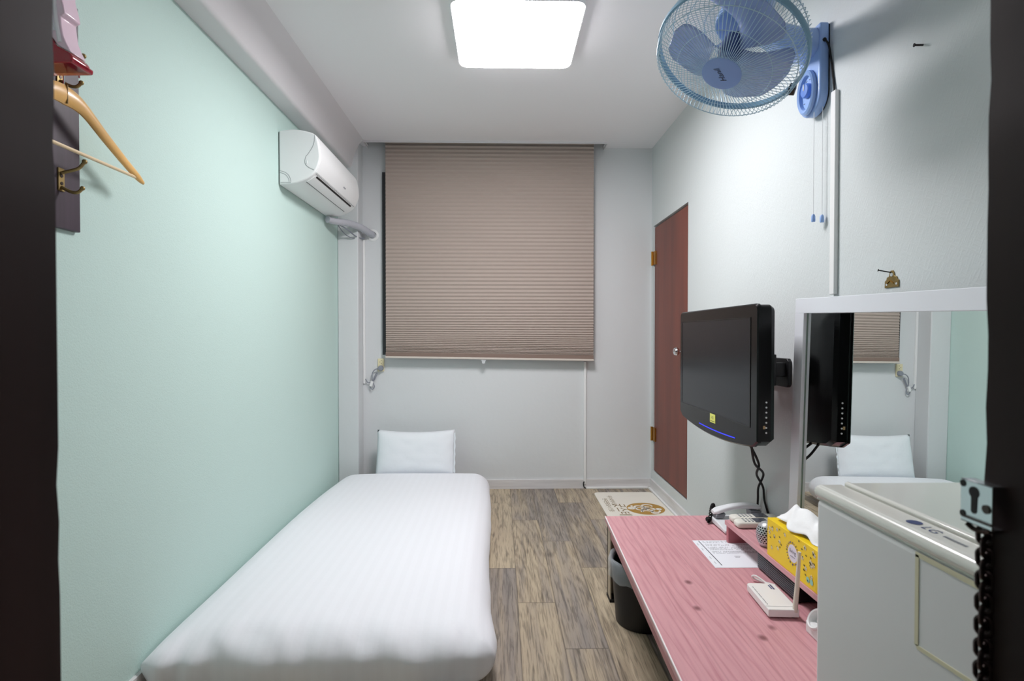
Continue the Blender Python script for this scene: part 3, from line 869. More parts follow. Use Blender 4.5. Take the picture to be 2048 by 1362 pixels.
bv.build('violet_wreath', M['violet'], t, smooth=False); bl.build('leaf_pattern', M['leafgreen'], t, smooth=False); bc.build('petal_print', M['cream'], t, smooth=False)
b = MB()
for y in (1.403, 1.386): MB().poly([yz(y+.0075*math.cos(R(a)), RZ+.02+.0075*math.sin(R(a))) for a in range(0, 360, 15)]).build('round_mark', M['paleblue'], t, smooth=False)
# pulled tissue: a draped, folded sheet
b = MB(); nu, nv = 30, 22; g = {}
for i in range(nu+1):
    for j in range(nv+1):
        u, w = i/nu, 2*j/nv-1
        y = 1.60 - .215*u
        hgt = .052*math.sin(math.pi*min(1, u*1.02+.06))**.7 + .010*math.sin(u*9)
        spread = .012 + .045*(1-abs(.5-u))
        x = .856 + w*spread + .006*math.sin(u*14 + w*2)
        z = RZ + H + .004 + hgt*(1 - .75*abs(w)**1.6) + .006*math.sin(u*17+w*5)*(1-abs(w)*.5)
        if w < -.7: z -= .004
        z = max(z, RZ+H+.002)
        g[(i, j)] = b.bm.verts.new((x, y, z))
for i in range(nu):
    for j in range(nv): b.bm.faces.new((g[(i, j)], g[(i+1, j)], g[(i+1, j+1)], g[(i, j+1)]))
o = b.build('pulled_tissue', M['tissue'], t, ang=180); so = o.modifiers.new('thin', 'SOLIDIFY'); so.thickness = .0008
b = MB()
for k in range(9): b.box((.8235, 1.40+k*.0085, RZ+H+.0013), (.8275, 1.4055+k*.0085, RZ+H+.0017))
b.build('film_lettering', M['inkgrey'], t, smooth=False)

# silver perforated egg speaker
b = MB(); prof = [(.014, 0), (.022, .002), (.027, .010), (.0315, .022), (.0335, .036), (.032, .050), (.027, .062), (.019, .071), (.009, .0755), (.001, .0765)]
mxs = Matrix.Translation((.8315, 1.684, RZ))
b.lathe(prof, mxs, n=40)
uv = b.bm.loops.layers.uv.new('UVMap')
for f in b.bm.faces:
    angs = []
    for l in f.loops:
        a = math.atan2(l.vert.co.y-1.684, l.vert.co.x-.8315)/(2*math.pi) % 1
        angs.append(a)
    wrap = max(angs)-min(angs) > .5
    for l, a in zip(f.loops, angs):
        l[uv].uv = ((a+1 if wrap and a < .5 else a), (l.vert.co.z-RZ)/.0765)
o = b.build('mini_speaker', M['speaker'])
tag(recentre(o, (.8315, 1.684, RZ)), 'small silver perforated egg-shaped speaker on the riser shelf', 'speaker')

# two remote controls
def remote(y, x0, label, dark_x):
    t = thing('remote_control', label, 'remote control', (x0+.08, y, RZ), 'white remotes on the riser shelf')
    b = MB(); vs = rounded_grid(b.bm, (.082, .0235, .0115), (.016, .012, .0075), (24, 10, 6))
    for v in vs: v.co += Vector((x0+.082, y, RZ+.0118 - .0))
    b.build('casing', M['remote'], t)
    MB().box((x0+dark_x, y-.019, RZ+.0228), (x0+dark_x+.045, y+.019, RZ+.0238)).build('display', mat('dark remote window', (70, 74, 84), .2), t)
    b = MB()
    for i in range(5):
        for j in range(3):
            cx, cy = x0+.03+i*.0125, y-.012+j*.012
            if cx + .004 > x0+dark_x: continue
            b.cyl((cx, cy, RZ+.0225), (cx, cy, RZ+.0245), .0036, n=10)
    b.build('button', M['phoneg'], t)
    return t
remote(1.852, .803, 'ivory remote control nearest the tissue box, with dark buttons', .062)
remote(1.902, .808, 'ivory remote control between the telephone and the other remote', .08)

# telephone
t = thing('telephone', 'white desk telephone with grey handset underside on the pink table', 'telephone', (.92, 2.07, TZ))
b = MB().prism([(2.135, TZ+.004), (2.135, TZ+.026), (2.06, TZ+.024), (1.985, TZ+.016), (1.985, TZ+.004)], 'X', .823, .995)
b.build('base', M['phonew'], t, bevel=.004, segs=3)
for sx in (.84, .98):
    for sy in (2.0, 2.12): MB().cyl((sx, sy, TZ), (sx, sy, TZ+.005), .007, n=10).build('foot', M['blackrub'], t)
b = MB()
for i in range(4):
    for j in range(3):
        b.box((.88+i*.022, 2.005+j*.02, TZ+.017), (.894+i*.022, 2.017+j*.02, TZ+.024))
b.build('keypad', M['phoneg'], t, bevel=.001)
# handset: swept along X with an arched spine
def handset(zoff, w, h, name, m, x0=.824, x1=1.006):
    b = MB(); rings = []
    for i in range(25):
        u = i/24; x = x0 + (x1-x0)*u
        z = TZ + .031 + .034*math.sin(math.pi*(.12 + .56*u))**1.1*1.05 + zoff
        ww = w*(1 - .28*math.sin(math.pi*u)); hh = h
        e = min(u, 1-u)*24
        k = 1 if e > 2 else (.62 + .19*e)
        rings.append([b.bm.verts.new((x, 2.105 + ww*k*math.copysign(abs(math.cos(a))**.6, math.cos(a)), z + hh*k*math.copysign(abs(math.sin(a))**.7, math.sin(a)))) for a in [2*math.pi*q/18 for q in range(18)]])
    for A, B in zip(rings, rings[1:]): b.bridge(A, B)
    b.bm.faces.new(rings[0][::-1]); b.bm.faces.new(rings[-1])
    return b.build(name, m, t)
hs = handset(.004, .025, .010, 'handset', M['phonew'])
MB().prism([(.828, TZ+.028), (.86, TZ+.028), (.868, TZ+.046), (.83, TZ+.042)], 'Y', 2.083, 2.127).build('mouth_pad', M['phoneg'], hs, bevel=.003)
MB().prism([(.966, TZ+.028), (1.002, TZ+.026), (1.006, TZ+.056), (.962, TZ+.058)], 'Y', 2.083, 2.127).build('ear_pad', M['phoneg'], hs, bevel=.003)
pts = []
for i in range(150):
    u = i/149
    if u < .55: c = Vector((.812 + .004*math.sin(u*8), 2.13 - .05*u, TZ+.011 + .004*u))
    else: c = Vector((.812+.05*(u-.55)/.45, 2.1025+.09*(u-.55)/.45, TZ+.013+.04*math.sin((u-.55)/.45*math.pi*.75)))
    a = u*44*math.pi
    pts.append(c + Vector((.0075*math.cos(a), .003*math.cos(a), .0075*math.sin(a))))
MB().tube(pts, .0024, 6).build('coiled_cord', M['blackrub'], t)

# ------------------------------------------------------------------ waste bin under the table
t = thing('waste_bin', 'black round waste bin with clear liner under the pink table', 'waste bin', (.528, 2.0, 0))
mb = Matrix.Translation((.528, 2.0, 0))
MB().lathe([(.02, .004), (.096, .004), (.097, 0), (.101, .002), (.118, .222), (.118, .226), (.114, .226), (.112, .222), (.095, .008), (.02, .008)], mb, n=48).build('bucket', M['bin'], t, ang=50)
b = MB(); prev = None; rn = random.Random(2)
for k, (r, z) in enumerate(((.110, .19), (.112, .228), (.121, .236), (.1265, .222), (.128, .195), (.127, .168))):
    ring = []
    for i in range(60):
        a = 2*math.pi*i/60
        wr = .003*math.sin(i*.74 + k*.8) + .003*noise.noise(Vector((math.cos(a)*3, math.sin(a)*3, k*.6)))
        ring.append(b.bm.verts.new(((r + abs(wr)*(k > 1))*math.cos(a) + .528, (r + abs(wr)*(k > 1))*math.sin(a) + 2.0, z + (.012*noise.noise(Vector((math.cos(a)*3, math.sin(a)*3, 4))) if k in (5,) else wr))))
    if prev: b.bridge(prev, ring)
    prev = ring
b.build('liner', M['liner'], t, ang=180)

# ------------------------------------------------------------------ floor mat
t = thing('floor_mat', 'cream floor mat with round gold emblem before the closet door', 'mat', (.82, 3.37, 0))
def rrect(x0, y0, x1, y1, r, n=6):
    pts = []
    for (cx, cy, a0) in ((x1-r, y1-r, 0), (x0+r, y1-r, 90), (x0+r, y0+r, 180), (x1-r, y0+r, 270)):
        for i in range(n+1):
            a = R(a0 + 90*i/n); pts.append((cx + r*math.cos(a), cy + r*math.sin(a)))
    return pts
MB().prism(rrect(.618, 2.86, 1.006, 3.612, .035), 'Z', 0, .009).build('foam_pad', M['mat'], t, bevel=.003)
zz = .0094
ec, er = (.872, 3.262), .112
b = MB(); b.poly([(ec[0]+er*math.cos(R(a)), ec[1]+er*1.0*math.sin(R(a)), zz) for a in range(0, 360, 6)]).build('emblem_disc', M['gold'], t, smooth=False)
b = MB(); zz2 = .0099
def stroke(pts, w):
    pts = [Vector((p[0], p[1], 0)) for p in pts]
    L_, R_ = [], []
    for i, p in enumerate(pts):
        d = (pts[min(i+1, len(pts)-1)] - pts[max(i-1, 0)]).normalized(); n_ = Vector((-d.y, d.x, 0))
        k = w*(.55 + .45*math.sin(math.pi*i/(len(pts)-1)))
        L_.append(p + n_*k); R_.append(p - n_*k)
    for i in range(len(pts)-1):
        b.quad(*[(q.x, q.y, zz2) for q in (L_[i], R_[i], R_[i+1], L_[i+1])])
def arc(cx, cy, r, a0, a1, w):
    stroke([(ec[0]+cx*er + r*er*math.cos(R(a0+(a1-a0)*i/14)), ec[1]+cy*er + r*er*math.sin(R(a0+(a1-a0)*i/14))) for i in range(15)], w)
arc(.18, .42, .26, -20, 250, .008); arc(.12, .2, .16, 30, 330, .006); arc(-.32, .28, .2, 0, 240, .007); arc(-.3, -.02, .22, 60, 320, .007)
arc(.22, -.12, .22, -60, 230, .007); arc(-.05, -.36, .25, 10, 220, .007); arc(.42, -.42, .22, 90, 380, .008); arc(-.1, -.66, .3, 20, 160, .007)
arc(.35, -.66, .18, 100, 330, .007); arc(-.72, .08, .12, 0, 360, .013); arc(.68, -.12, .1, 0, 360, .009); arc(-.55, .42, .12, 100, 260, .006); arc(-.1, .02, .1, 0, 300, .006)
b.build('emblem_pattern', M['mat'], t, smooth=False)
mk = lambda x, y: frame_mx((x, y, .0096), (0, -1, 0), (1, 0, 0))
MB().text('굿스테이', .082, mk(.7215, 3.21), align='CENTER').build('lettering', M['goldink'], t, smooth=False)
MB().text('우수숙박시설', .036, mk(.70, 3.43), align='CENTER').text('한국관광공사 인증', .034, mk(.66, 3.34), align='CENTER').build('small_lettering', M['goldink'], t, smooth=False)

# ------------------------------------------------------------------ television
TVX, TY0, TY1, TZ0, TZ1 = .797, 1.685, 2.415, .703, 1.148
t = thing('television', 'black flat television on a wall arm above the pink table', 'television', (.9, 2.05, .66))
# outline in (y,z): bulging lower edge
def tv_outline(inset=0, n=24, drop=.033):
    y0, y1, z0, z1 = TY0+inset, TY1-inset, TZ0+inset, TZ1-inset
    r = .018; pts = []
    for i in range(6): a = R(90*i/5); pts.append((y1-r+r*math.cos(a), z1-r+r*math.sin(a)))
    for i in range(6): a = R(90+90*i/5); pts.append((y0+r+r*math.cos(a), z1-r+r*math.sin(a)))
    for i in range(n+1):
        u = i/n
        pts.append((y0 + (y1-y0)*u, z0 - drop*math.sin(math.pi*u)**.75 + (.012*max(0, 1-u/.03) + .012*max(0, 1-(1-u)/.03))))
    return pts
b = MB(); ol = tv_outline()
layers = [(TVX, .004), (TVX+.004, 0), (TVX+.012, 0), (TVX+.014, .003), (TVX+.045, .003), (TVX+.058, .01), (TVX+.066, .03), (TVX+.072, .07)]
cy_, cz_ = (TY0+TY1)/2, (TZ0+TZ1)/2
rings = []
for x, ins in layers:
    ky, kz = 1 - ins/((TY1-TY0)/2), 1 - ins/((TZ1-TZ0)/2)
    rings.append([b.bm.verts.new((x, cy_ + (p[0]-cy_)*ky, cz_ + (p[1]-cz_)*kz)) for p in ol])
for A, B in zip(rings, rings[1:]): b.bridge(A, B)
b.bm.faces.new(rings[0][::-1]); b.bm.faces.new(rings[-1])
b.build('casing', M['tvblack'], t, ang=28)
# recessed screen with a thin inner rim
sy0, sy1, sz0, sz1 = TY0+.05, TY1-.03, TZ0+.055, TZ1-.045
MB().box((TVX-.0006, sy0, sz0), (TVX+.001, sy1, sz1)).build('screen', M['tvscreen'], t)
b = MB()
for lo, hi in (((sy0-.004, sz0-.004), (sy1+.004, sz0)), ((sy0-.004, sz1), (sy1+.004, sz1+.003)), ((sy0-.004, sz0), (sy0, sz1)), ((sy1, sz0), (sy1+.006, sz1))):
    b.box((TVX-.0016, lo[0], lo[1]), (TVX+.001, hi[0], hi[1]))
b.build('screen_rim', M['tvback'], t)
MB().box((TVX-.0012, 2.015, TZ0+.018), (TVX+.0005, 2.065, TZ0+.052)).build('sticker', M['sticker'], t)
b = MB().text('HD', .016, frame_mx((TVX-.0014, 2.04, TZ0+.036), (0, -1, 0), (0, 0, 1))).box((TVX-.0014, 2.02, TZ0+.022), (TVX-.0011, 2.06, TZ0+.0245))
b.build('sticker_print', M['leafgreen'], t, smooth=False)
b = MB()
pts = [(TVX-.0008, 1.845+.33*i/20, TZ0 - .014*math.sin(math.pi*(.22+.48*i/20)) + .006) for i in range(21)]
b.tube(pts, .0016, 6).build('status_light', M['led'], t)
b = MB()
for i in range(7): MB().cyl((TVX+.03, TY0+.0046, .79+i*.0158-.045), (TVX+.03, TY0+.0015, .79+i*.0158-.045), .0028, n=12).build('side_button', M['btn'], t)
MB().box((TVX+.020, TY0+.001, .757), (TVX+.0265, TY0+.005, .767)).build('side_sticker', mat('tan scrap', (176, 150, 110), .6), t)
b = MB().box((TVX+.072, 1.87, .80), (TVX+.115, 2.25, 1.05)); b.build('rear_hump', M['tvback'], t, bevel=.02, segs=3)
br = MB().box((TVX+.115, 1.98, .87), (TVX+.125, 2.12, 1.0)).box((TVX+.125, 2.0, .89), (XR-.03, 2.04, .955)).box((TVX+.125, 1.945, .90), (XR-.012, 1.985, .95))
br.box((TVX+.16, 1.94, .868), (TVX+.19, 1.99, .98))
br.build('wall_arm', M['blackpl'], t, bevel=.003)
MB().prism([(1.94, .862), (2.09, .862), (2.1, .872), (2.1, .955), (2.09, .965), (1.94, .965), (1.93, .955), (1.93, .872)], 'X', XR-.014, XR).build('wall_plate', M['blackpl'], t, bevel=.002)
for pts in ([(.832, 1.80, .69), (.872, 1.86, .61), (.985, 2.03, .53), (1.0, 2.1, .46), (1.022, 2.15, .40), (1.026, 2.165, .322)],
            [(.836, 1.83, .69), (.905, 1.90, .60), (.955, 2.02, .53), (1.018, 2.1, .46), (1.03, 2.11, .40), (1.031, 2.05, .322)]):
    MB().tube(spline(pts, 8), .0042, 8).build('power_cord', M['blackrub'], t)

# ------------------------------------------------------------------ mirror leaning on the riser
t = thing('framed_mirror', 'white framed mirror standing on the riser shelf by the right wall', 'mirror', (.945, 1.35, RZ))
U = Vector((.009, 1, .031)).normalized(); Nn = Vector((-1, .009, .011)).normalized()
U = (U - U.dot(Nn)*Nn).normalized(); V = Nn.cross(U)  # up
if V.z < 0: V = -V
corner = Vector((.938, 1.727, 1.166))    # outer top far corner, on the frame face
W_, H_ = .80, .745
def mp(u, v, d): return corner - U*u - V*v + Nn*d
def mbox(b, u0, u1, v0, v1, d0, d1):
    vs = [b.bm.verts.new(mp(u, v, d)) for u in (u0, u1) for v in (v0, v1) for d in (d0, d1)]
    for f in ((0, 1, 3, 2), (4, 6, 7, 5), (0, 4, 5, 1), (2, 3, 7, 6), (0, 2, 6, 4), (1, 5, 7, 3)): b.bm.faces.new([vs[i] for i in f])
fw = .05
b = MB()
mbox(b, 0, W_, 0, .046, -.03, 0); mbox(b, 0, W_, H_-fw, H_, -.03, 0); mbox(b, 0, fw, .046, H_-fw, -.03, 0); mbox(b, W_-fw, W_, .046, H_-fw, -.03, 0)
b.build('frame', M['framew'], t, bevel=.0012)
b = MB(); mbox(b, fw-.004, W_-fw+.004, .042, H_-fw+.004, -.02, -.012); b.build('glass', M['mirror'], t, smooth=False)
b = MB(); mbox(b, fw, fw+.004, .046, H_-fw, -.0118, -.0105); b.build('glass_edge', M['frameedge'], t)
# base of frame rests on the shelf: level it down
lowest = min((t.matrix_world @ v.co + Vector(t.location)).z for ch in t.children for v in ch.data.vertices)
t.location.z += (RZ + .0003) - lowest

# brass hanger plate with nail above the mirror
t = thing('hanger_plate', 'ornate brass picture hanger plate on a nail above the mirror', 'picture hanger', (XR, 1.433, 1.17))
b = MB()
pl = [(-.026, 0), (-.026, .018), (-.02, .022), (-.018, .028), (-.01, .03), (-.008, .04), (-.004, .045), (.004, .045), (.008, .04), (.01, .03), (.018, .028), (.02, .022), (.026, .018), (.026, 0)]
b.prism([(1.433+p[0], 1.175+p[1]) for p in pl], 'X', XR-.003, XR)
b.build('plate', M['dullbrass'], t, bevel=.0008)
for dy, z, r in ((0, 1.209, .0048), (-.018, 1.184, .003), (.018, 1.184, .003)):
    MB().cyl((XR-.0036, 1.433+dy, z), (XR-.0028, 1.433+dy, z), r, n=16).build('hole', M['wallr'], t)
MB().tube([(XR-.0032, 1.425, 1.186), (XR-.0038, 1.438, 1.194), (XR-.0032, 1.45, 1.186)], .0016, 6).build('scroll', M['brass'], t)
b = MB().cyl((XR, 1.433, 1.214), (XR-.028, 1.447, 1.222), .0016, n=8).cyl((XR-.028, 1.447, 1.222), (XR-.0295, 1.4478, 1.2224), .0036, n=12)
b.build('nail', M['blackrub'], t)
o = MB().cyl((XR+.0, 1.336, 1.7605), (XR-.018, 1.34, 1.762), .0025, n=10).cyl((XR-.018, 1.34, 1.762), (XR-.02, 1.3405, 1.762), .0045, n=12).build('nail', M['blackrub'])
tag(recentre(o, (XR, 1.336, 1.7605)), 'lone dark nail high in the right wall', 'nail')

# ------------------------------------------------------------------ refrigerator
FX0, FX1, FY0, FY1, FZ = .530, 1.0, .462, .907, .80
t = thing('refrigerator', 'small off-white refrigerator just inside the doorway', 'refrigerator', (.765, .685, 0))
MB().box((FX0+.045, FY0+.004, .02), (FX1, FY1-.004, FZ-.012)).build('cabinet', M['fridge'], t, bevel=.004)
d = MB().box((FX0, FY0, .05), (FX0+.043, FY1, FZ-.024)).build('door', M['fridge'], t, bevel=.008, segs=3)
# door cap: rounded nose in front, flat ledge, closed behind
nose = [(FX0+.043, FZ-.024), (FX0+.001, FZ-.024)] + [(FX0+.0085-.0115*math.cos(R(a)), FZ-.0125+.0115*math.sin(R(a))) for a in range(-60, 91, 15)] + [(FX0+.022, FZ-.0015), (FX0+.043, FZ-.0015)]
cp = MB().prism(nose, 'Y', FY0-.001, FY1+.001).build('cap', M['fridgetrim'], d, bevel=.002)
MB().box((FX0-.0006, FY0+.01, .645), (FX0+.0005, FY0+.012, .646)).build('badge_mark', M['fridge'], d)
tl = frame_mx((FX0+.0245, .7, FZ-.0009), (0, -1, 0), (1, 0, 0))
lg = MB(); lg.poly([tl @ Vector((-.021+.0095*math.cos(R(a)), .0095*math.sin(R(a)), 0)) for a in range(0, 360, 15)])
lg.text('LG', .0205, tl @ Matrix.Translation((.008, 0, 0)))
lg.build('logo', M['inkblue'], d, smooth=False)
b = MB()
for i in range(7): b.box((.030+i*.005, -.0035, 0), (.0336+i*.005, .001, .0001), tl)
b.build('small_print', M['inkgrey'], d, smooth=False)
cb = MB().prism([(FX0+.046, FZ-.012), (FX0+.046, FZ+.002), (FX0+.051, FZ+.005), (FX0+.058, FZ+.002), (FX1, FZ+.002), (FX1, FZ-.012)], 'Y', FY0+.002, FY1-.002)
cb.build('top_panel', M['fridgetrim'], t, bevel=.0015)
b = MB().box((FX0-.0009, .680, .655), (FX0+.0004, .686, .771)).box((FX0-.0009, .50, .768), (FX0+.0004, .6858, .774))
b.prism([(.6858, .656), (.681, .651), (.50, .664), (.50, .669)], 'X', FX0-.0009, FX0+.0004)
b.build('tape_residue', M['tape'], d)
for x in (FX0+.07, FX1-.05):
    for y in (FY0+.05, FY1-.05): MB().cyl((x, y, 0), (x, y, .021), .016, n=14).build('foot', M['blackrub'], t)
MB().box((FX0+.006, FY0+.003, .02), (FX0+.043, FY1-.003, .05)).build('kick_plate', M['plasticg'], t)

# ------------------------------------------------------------------ wall fan
FC = Vector((.650, 1.55, 1.847)); FA = Vector((-.405, -.223, -.879)).normalized()
fx_ = Vector((.92, -.39, 0)); fx_ = (fx_ - fx_.dot(FA)*FA).normalized(); fy_ = FA.cross(fx_)
FM = Matrix((fx_, fy_, FA)).transposed().to_4x4(); FM.translation = FC
t = thing('wall_fan', 'blue wall-mounted fan with round wire cage, facing down', 'fan', (XR, 1.775, 1.765))
# base plate: rounded-bottom slab
def base_outline(k, z0, z1, yc):
    pts = [(yc-k, z1), (yc+k, z1)]
    for i in range(17):
        a = R(-180*i/16); pts.append((yc + k*math.cos(a), z0 + k*1.05 + k*1.05*math.sin(a)))
    return pts
bo = MB().prism(base_outline(.061, 1.758, 2.032, 1.776), 'X', XR-.034, XR-.004).build('base', M['fanblue'], t, bevel=.006, segs=3)
MB().prism(base_outline(.056, 1.765, 2.028, 1.776), 'X', XR-.004, XR).build('back_plate', M['blackpl'], t)
mxd = frame_mx((XR-.034, 1.776, 1.835), (0, 1, 0), (0, 0, 1)) @ Matrix.Scale(-1, 4, (0, 0, 1)) @ Matrix.Diagonal((.86, 1.28, 1, 1))
MB().lathe([(.052, -.004), (.056, .004), (.055, .012), (.050, .016), (.043, .012), (.040, .002), (.001, .0015)], mxd, n=44, cap=False).build('dial_surround', M['fanblue'], bo)
mxk = frame_mx((XR-.034, 1.776, 1.842), (0, 1, 0), (0, 0, 1)) @ Matrix.Scale(-1, 4, (0, 0, 1))
MB().lathe([(.023, .0), (.023, .012), (.02, .016), (.001, .017)], mxk, n=30).build('dial', M['fandeep'], bo)
MB().box((XR-.0525, 1.774, 1.842), (XR-.0505, 1.778, 1.862)).build('dial_mark', M['btn'], bo)
for a in (-60, -20, 20, 60, 130, 230):
    b = MB(); c = mxd @ Vector((.033*math.sin(R(a)), .033*math.cos(R(a)), .0022)); b.box(c - Vector((.0005, .0035, .001)), c + Vector((.0005, .0035, .001))); b.build('dial_tick', M['ink'], bo)
MB().cyl((XR-.02, 1.7165, 1.975), (XR-.02, 1.7125, 1.975), .006, n=14).build('cord_hole', M['blackrub'], bo)
# neck: wide flattened sleeve from base to the motor
mot = FC - FA*.155
nk = MB(); rings = []
for (p, ry, rz) in (((XR-.03, 1.776, 1.985), .056, .044), ((XR-.07, 1.776, 1.985), .055, .044), ((XR-.15, 1.74, 1.985), .05, .042), ((XR-.25, 1.67, 1.985), .045, .04), ((mot.x+.02, mot.y+.02, mot.z+.005), .042, .038)):
    rings.append([nk.bm.verts.new((p[0]+.3*ry*math.cos(a)*(p[0] < XR-.1), p[1] + ry*math.copysign(abs(math.cos(a))**.6, math.cos(a)), p[2] + rz*math.copysign(abs(math.sin(a))**.6, math.sin(a)))) for a in [2*math.pi*i/24 for i in range(24)]])
for A, B in zip(rings, rings[1:]): nk.bridge(A, B)
nk.bm.faces.new(rings[0][::-1]); nk.bm.faces.new(rings[-1])
nk.build('neck', M['fanblue'], t)
MB().lathe([(.03, -.24), (.052, -.235), (.064, -.215), (.07, -.18), (.071, -.13), (.074, -.105), (.07, -.092), (.03, -.088)], FM, n=40).build('motor_housing', M['fanblue'], t)
# blades
hub = MB().lathe([(.01, -.05), (.03, -.046), (.034, -.02), (.033, .006), (.026, .018), (.002, .022)], FM, n=30).build('hub', M['fanhub'], t)
def blade(a0):
    b = MB(); nr, na = 14, 14; g = {}
    for i in range(nr+1):
        r = .028 + .150*i/nr
        u = i/nr
        half = R(14 + 33*math.sin(math.pi*min(1, u*.98 + .02)*.62)**.8) * (1 if u < .8 else math.sqrt(max(.02, 1-((u-.8)/.2)**2)*.9+.1))
        mid = R(a0 + 26*u)
        for j in range(na+1):
            w = 2*j/na-1
            a = mid + half*w
            z = -.012 - .026*w*(1-.35*u) - .006*w*w
            g[(i, j)] = b.bm.verts.new(FM @ Vector((r*math.cos(a), r*math.sin(a), z)))
    for i in range(nr):
        for j in range(na): b.bm.faces.new((g[(i, j)], g[(i+1, j)], g[(i+1, j+1)], g[(i, j+1)]))
    o = b.build('fan_blade', M['blade'], t, ang=180)
    s = o.modifiers.new('thick', 'SOLIDIFY'); s.thickness = .0018
for k in range(3): blade(48 + 120*k)
GR = .203
def guard(name, sign, n, twist, rin, zin, bulge):
    b = MB()
    for k in range(n):
        pts = []
        for i in range(11):
            u = i/10
            # straight over the face, rolled over at the rim
            if u < .72: r = rin + (GR-.014-rin)*u/.72; z = zin + (bulge-zin)*(u/.72)**1.5
            else:
                q = (u-.72)/.28; a = q*math.pi/2
                r = GR-.014 + .014*math.sin(a)**.8; z = bulge*math.cos(a)
            ang = 2*math.pi*k/n + R(twist)*u
            pts.append(FM @ Vector((r*math.cos(ang), r*math.sin(ang), sign*z)))
        b.tube(pts, .00095, 4)
    return b, name
b, nm = guard('front_guard', 1, 96, 0, .05, .078, .052)
circ = lambda r, z, n=72: [FM @ Vector((r*math.cos(2*math.pi*i/n), r*math.sin(2*math.pi*i/n), z)) for i in range(n)]
b.tube(circ(.19, .05), .0013, 5, True); b.tube(circ(.13, .064), .001, 5, True)
fg = b.build('front_guard', M['wire'], t)
MB().lathe([(.001, .083), (.046, .081), (.0545, .0785), (.0545, .073), (.001, .073)], FM, n=44).build('badge', M['fanbadge'], fg)
v_ = Vector((.35, .83, .43)).normalized()
tx = Vector((.25, .1, .95)); tx = (tx - tx.dot(FA)*FA).normalized()
lt = Matrix((tx, FA.cross(tx), FA)).transposed().to_4x4(); lt.translation = FC + FA*.0836
MB().text('Hanil', .023, lt, shear=.35).build('lettering', M['ink'], fg, smooth=False)
b, nm = guard('rear_guard', -1, 96, 46, .065, .09, .06)
for r, z in ((.10, -.083), (.15, -.073), (.185, -.064)): b.tube(circ(r, z), .0013, 5, True)
b.build('rear_guard', M['wire'], t)
b = MB(); rings = []
for i in range(88):
    a = 2*math.pi*i/88
    rings.append([b.bm.verts.new(FM @ Vector(((GR+dr)*math.cos(a), (GR+dr)*math.sin(a), dz))) for dr, dz in ((-.002, .009), (.004, .0095), (.006, 0), (.004, -.0095), (-.002, -.009), (-.0025, 0))])
for i in range(88): b.bridge(rings[i], rings[(i+1) % 88])
b.build('rim', M['fanrim'], t)
ca = R(-35)
ci = Vector(((GR+.008)*math.cos(ca), (GR+.008)*math.sin(ca), 0))
MB().box(ci - Vector((.009, .011, .013)), ci + Vector((.009, .011, .013)), FM).build('clip', M['darkmetal'], t, bevel=.002)
for (y, x, zend) in ((1.752, XR-.03, 1.425), (1.735, XR-.012, 1.42)):
    c = MB().tube([(x, y, 1.775), (x, y, zend+.008)], .0011, 6).build('pull_cord', M['btn'], t)
    MB().tube([(x, y, zend+.012), (x, y, zend+.006), (x, y, zend-.008), (x, y, zend-.012)], .005, 12, rads=[.004, .006, .0065, .0055]).build('pull_knob', M['fanblue'], c)
MB().tube(spline([(XR-.02, 1.712, 1.975), (XR-.01, 1.707, 1.95), (XR-.004, 1.70, 1.88), (XR-.005, 1.685, 1.80)], 8), .003, 8).build('power_cord', M['blackrub'], t)

# ------------------------------------------------------------------ coat-hook board on the green wall, hanger, crimson holder
t = thing('coat_hook_rail', 'dark walnut coat hook board on the mint green wall', 'coat rack', (XL, 1.29, 1.305))
MB().box((XL, 1.18, 1.305), (XL+.012, 1.402, 1.86)).build('board', M['hookboard'], t, bevel=.002)
for z in (1.42, 1.672):
    y = 1.34; x = XL+.012
    h = MB().box((x, y-.009, z-.027), (x+.003, y+.009, z+.027))
    h.tube(spline([(x+.003, y, z+.016), (x+.02, y+.004, z+.022), (x+.038, y+.008, z+.03), (x+.05, y+.010, z+.046)], 6), .004, 8, rads=None)
    h.tube(spline([(x+.003, y, z-.018), (x+.022, y+.004, z-.028), (x+.036, y+.007, z-.028), (x+.045, y+.009, z-.018)], 6), .004, 8)
    h.ball((x+.05, y+.010, z+.046), .006, 10); h.ball((x+.045, y+.009, z-.018), .0055, 10)
    ho = h.build('hook', M['dullbrass'], t)
    b = MB()
    for dz in (-.009, .009): b.cyl((x+.003, y, z+dz), (x+.0042, y, z+dz), .004, n=12)
    b.build('screw', M['darkmetal'], ho)
t = thing('coat_hanger', 'varnished wooden coat hanger on the walnut hook board', 'hanger', (-1.01, 1.30, 1.48))
HX = -1.008
def arm(sgn):
    b = MB(); sp = spline([(0, 1.606, 0), (.05, 1.597, 0), (.12, 1.553, 0), (.2, 1.506, 0), (.262, 1.474, 0)], 6); rings = []
    m_ = len(sp)
    for i, p in enumerate(sp):
        u = i/(m_-1); h = .024*(1-u) + .010*u; w = .009*(1-u)+.0065*u
        if u > .9: h *= 1 - (u-.9)*5; w *= 1-(u-.9)*4
        rings.append([b.bm.verts.new((HX + w*math.cos(a) + .012*u, 1.302 + sgn*p.x, p.y + h*math.sin(a))) for a in [2*math.pi*q/14 for q in range(14)]])
    for A, B in zip(rings, rings[1:]): b.bridge(A, B)
    b.bm.faces.new(rings[0][::-1]); b.bm.faces.new(rings[-1])
    return b
arm(1).build('shoulder_arm', M['hanger'], t); arm(-1).build('shoulder_arm', M['hanger'], t)
MB().box((HX-.0005, 1.3012, 1.585), (HX+.0092, 1.3028, 1.628)).build('centre_joint', M['goldink'], t)
MB().cyl((HX+.010, 1.302-.245, 1.4815), (HX+.010, 1.302+.245, 1.4815), .0042, n=12).build('trouser_bar', M['hangerpale'], t)
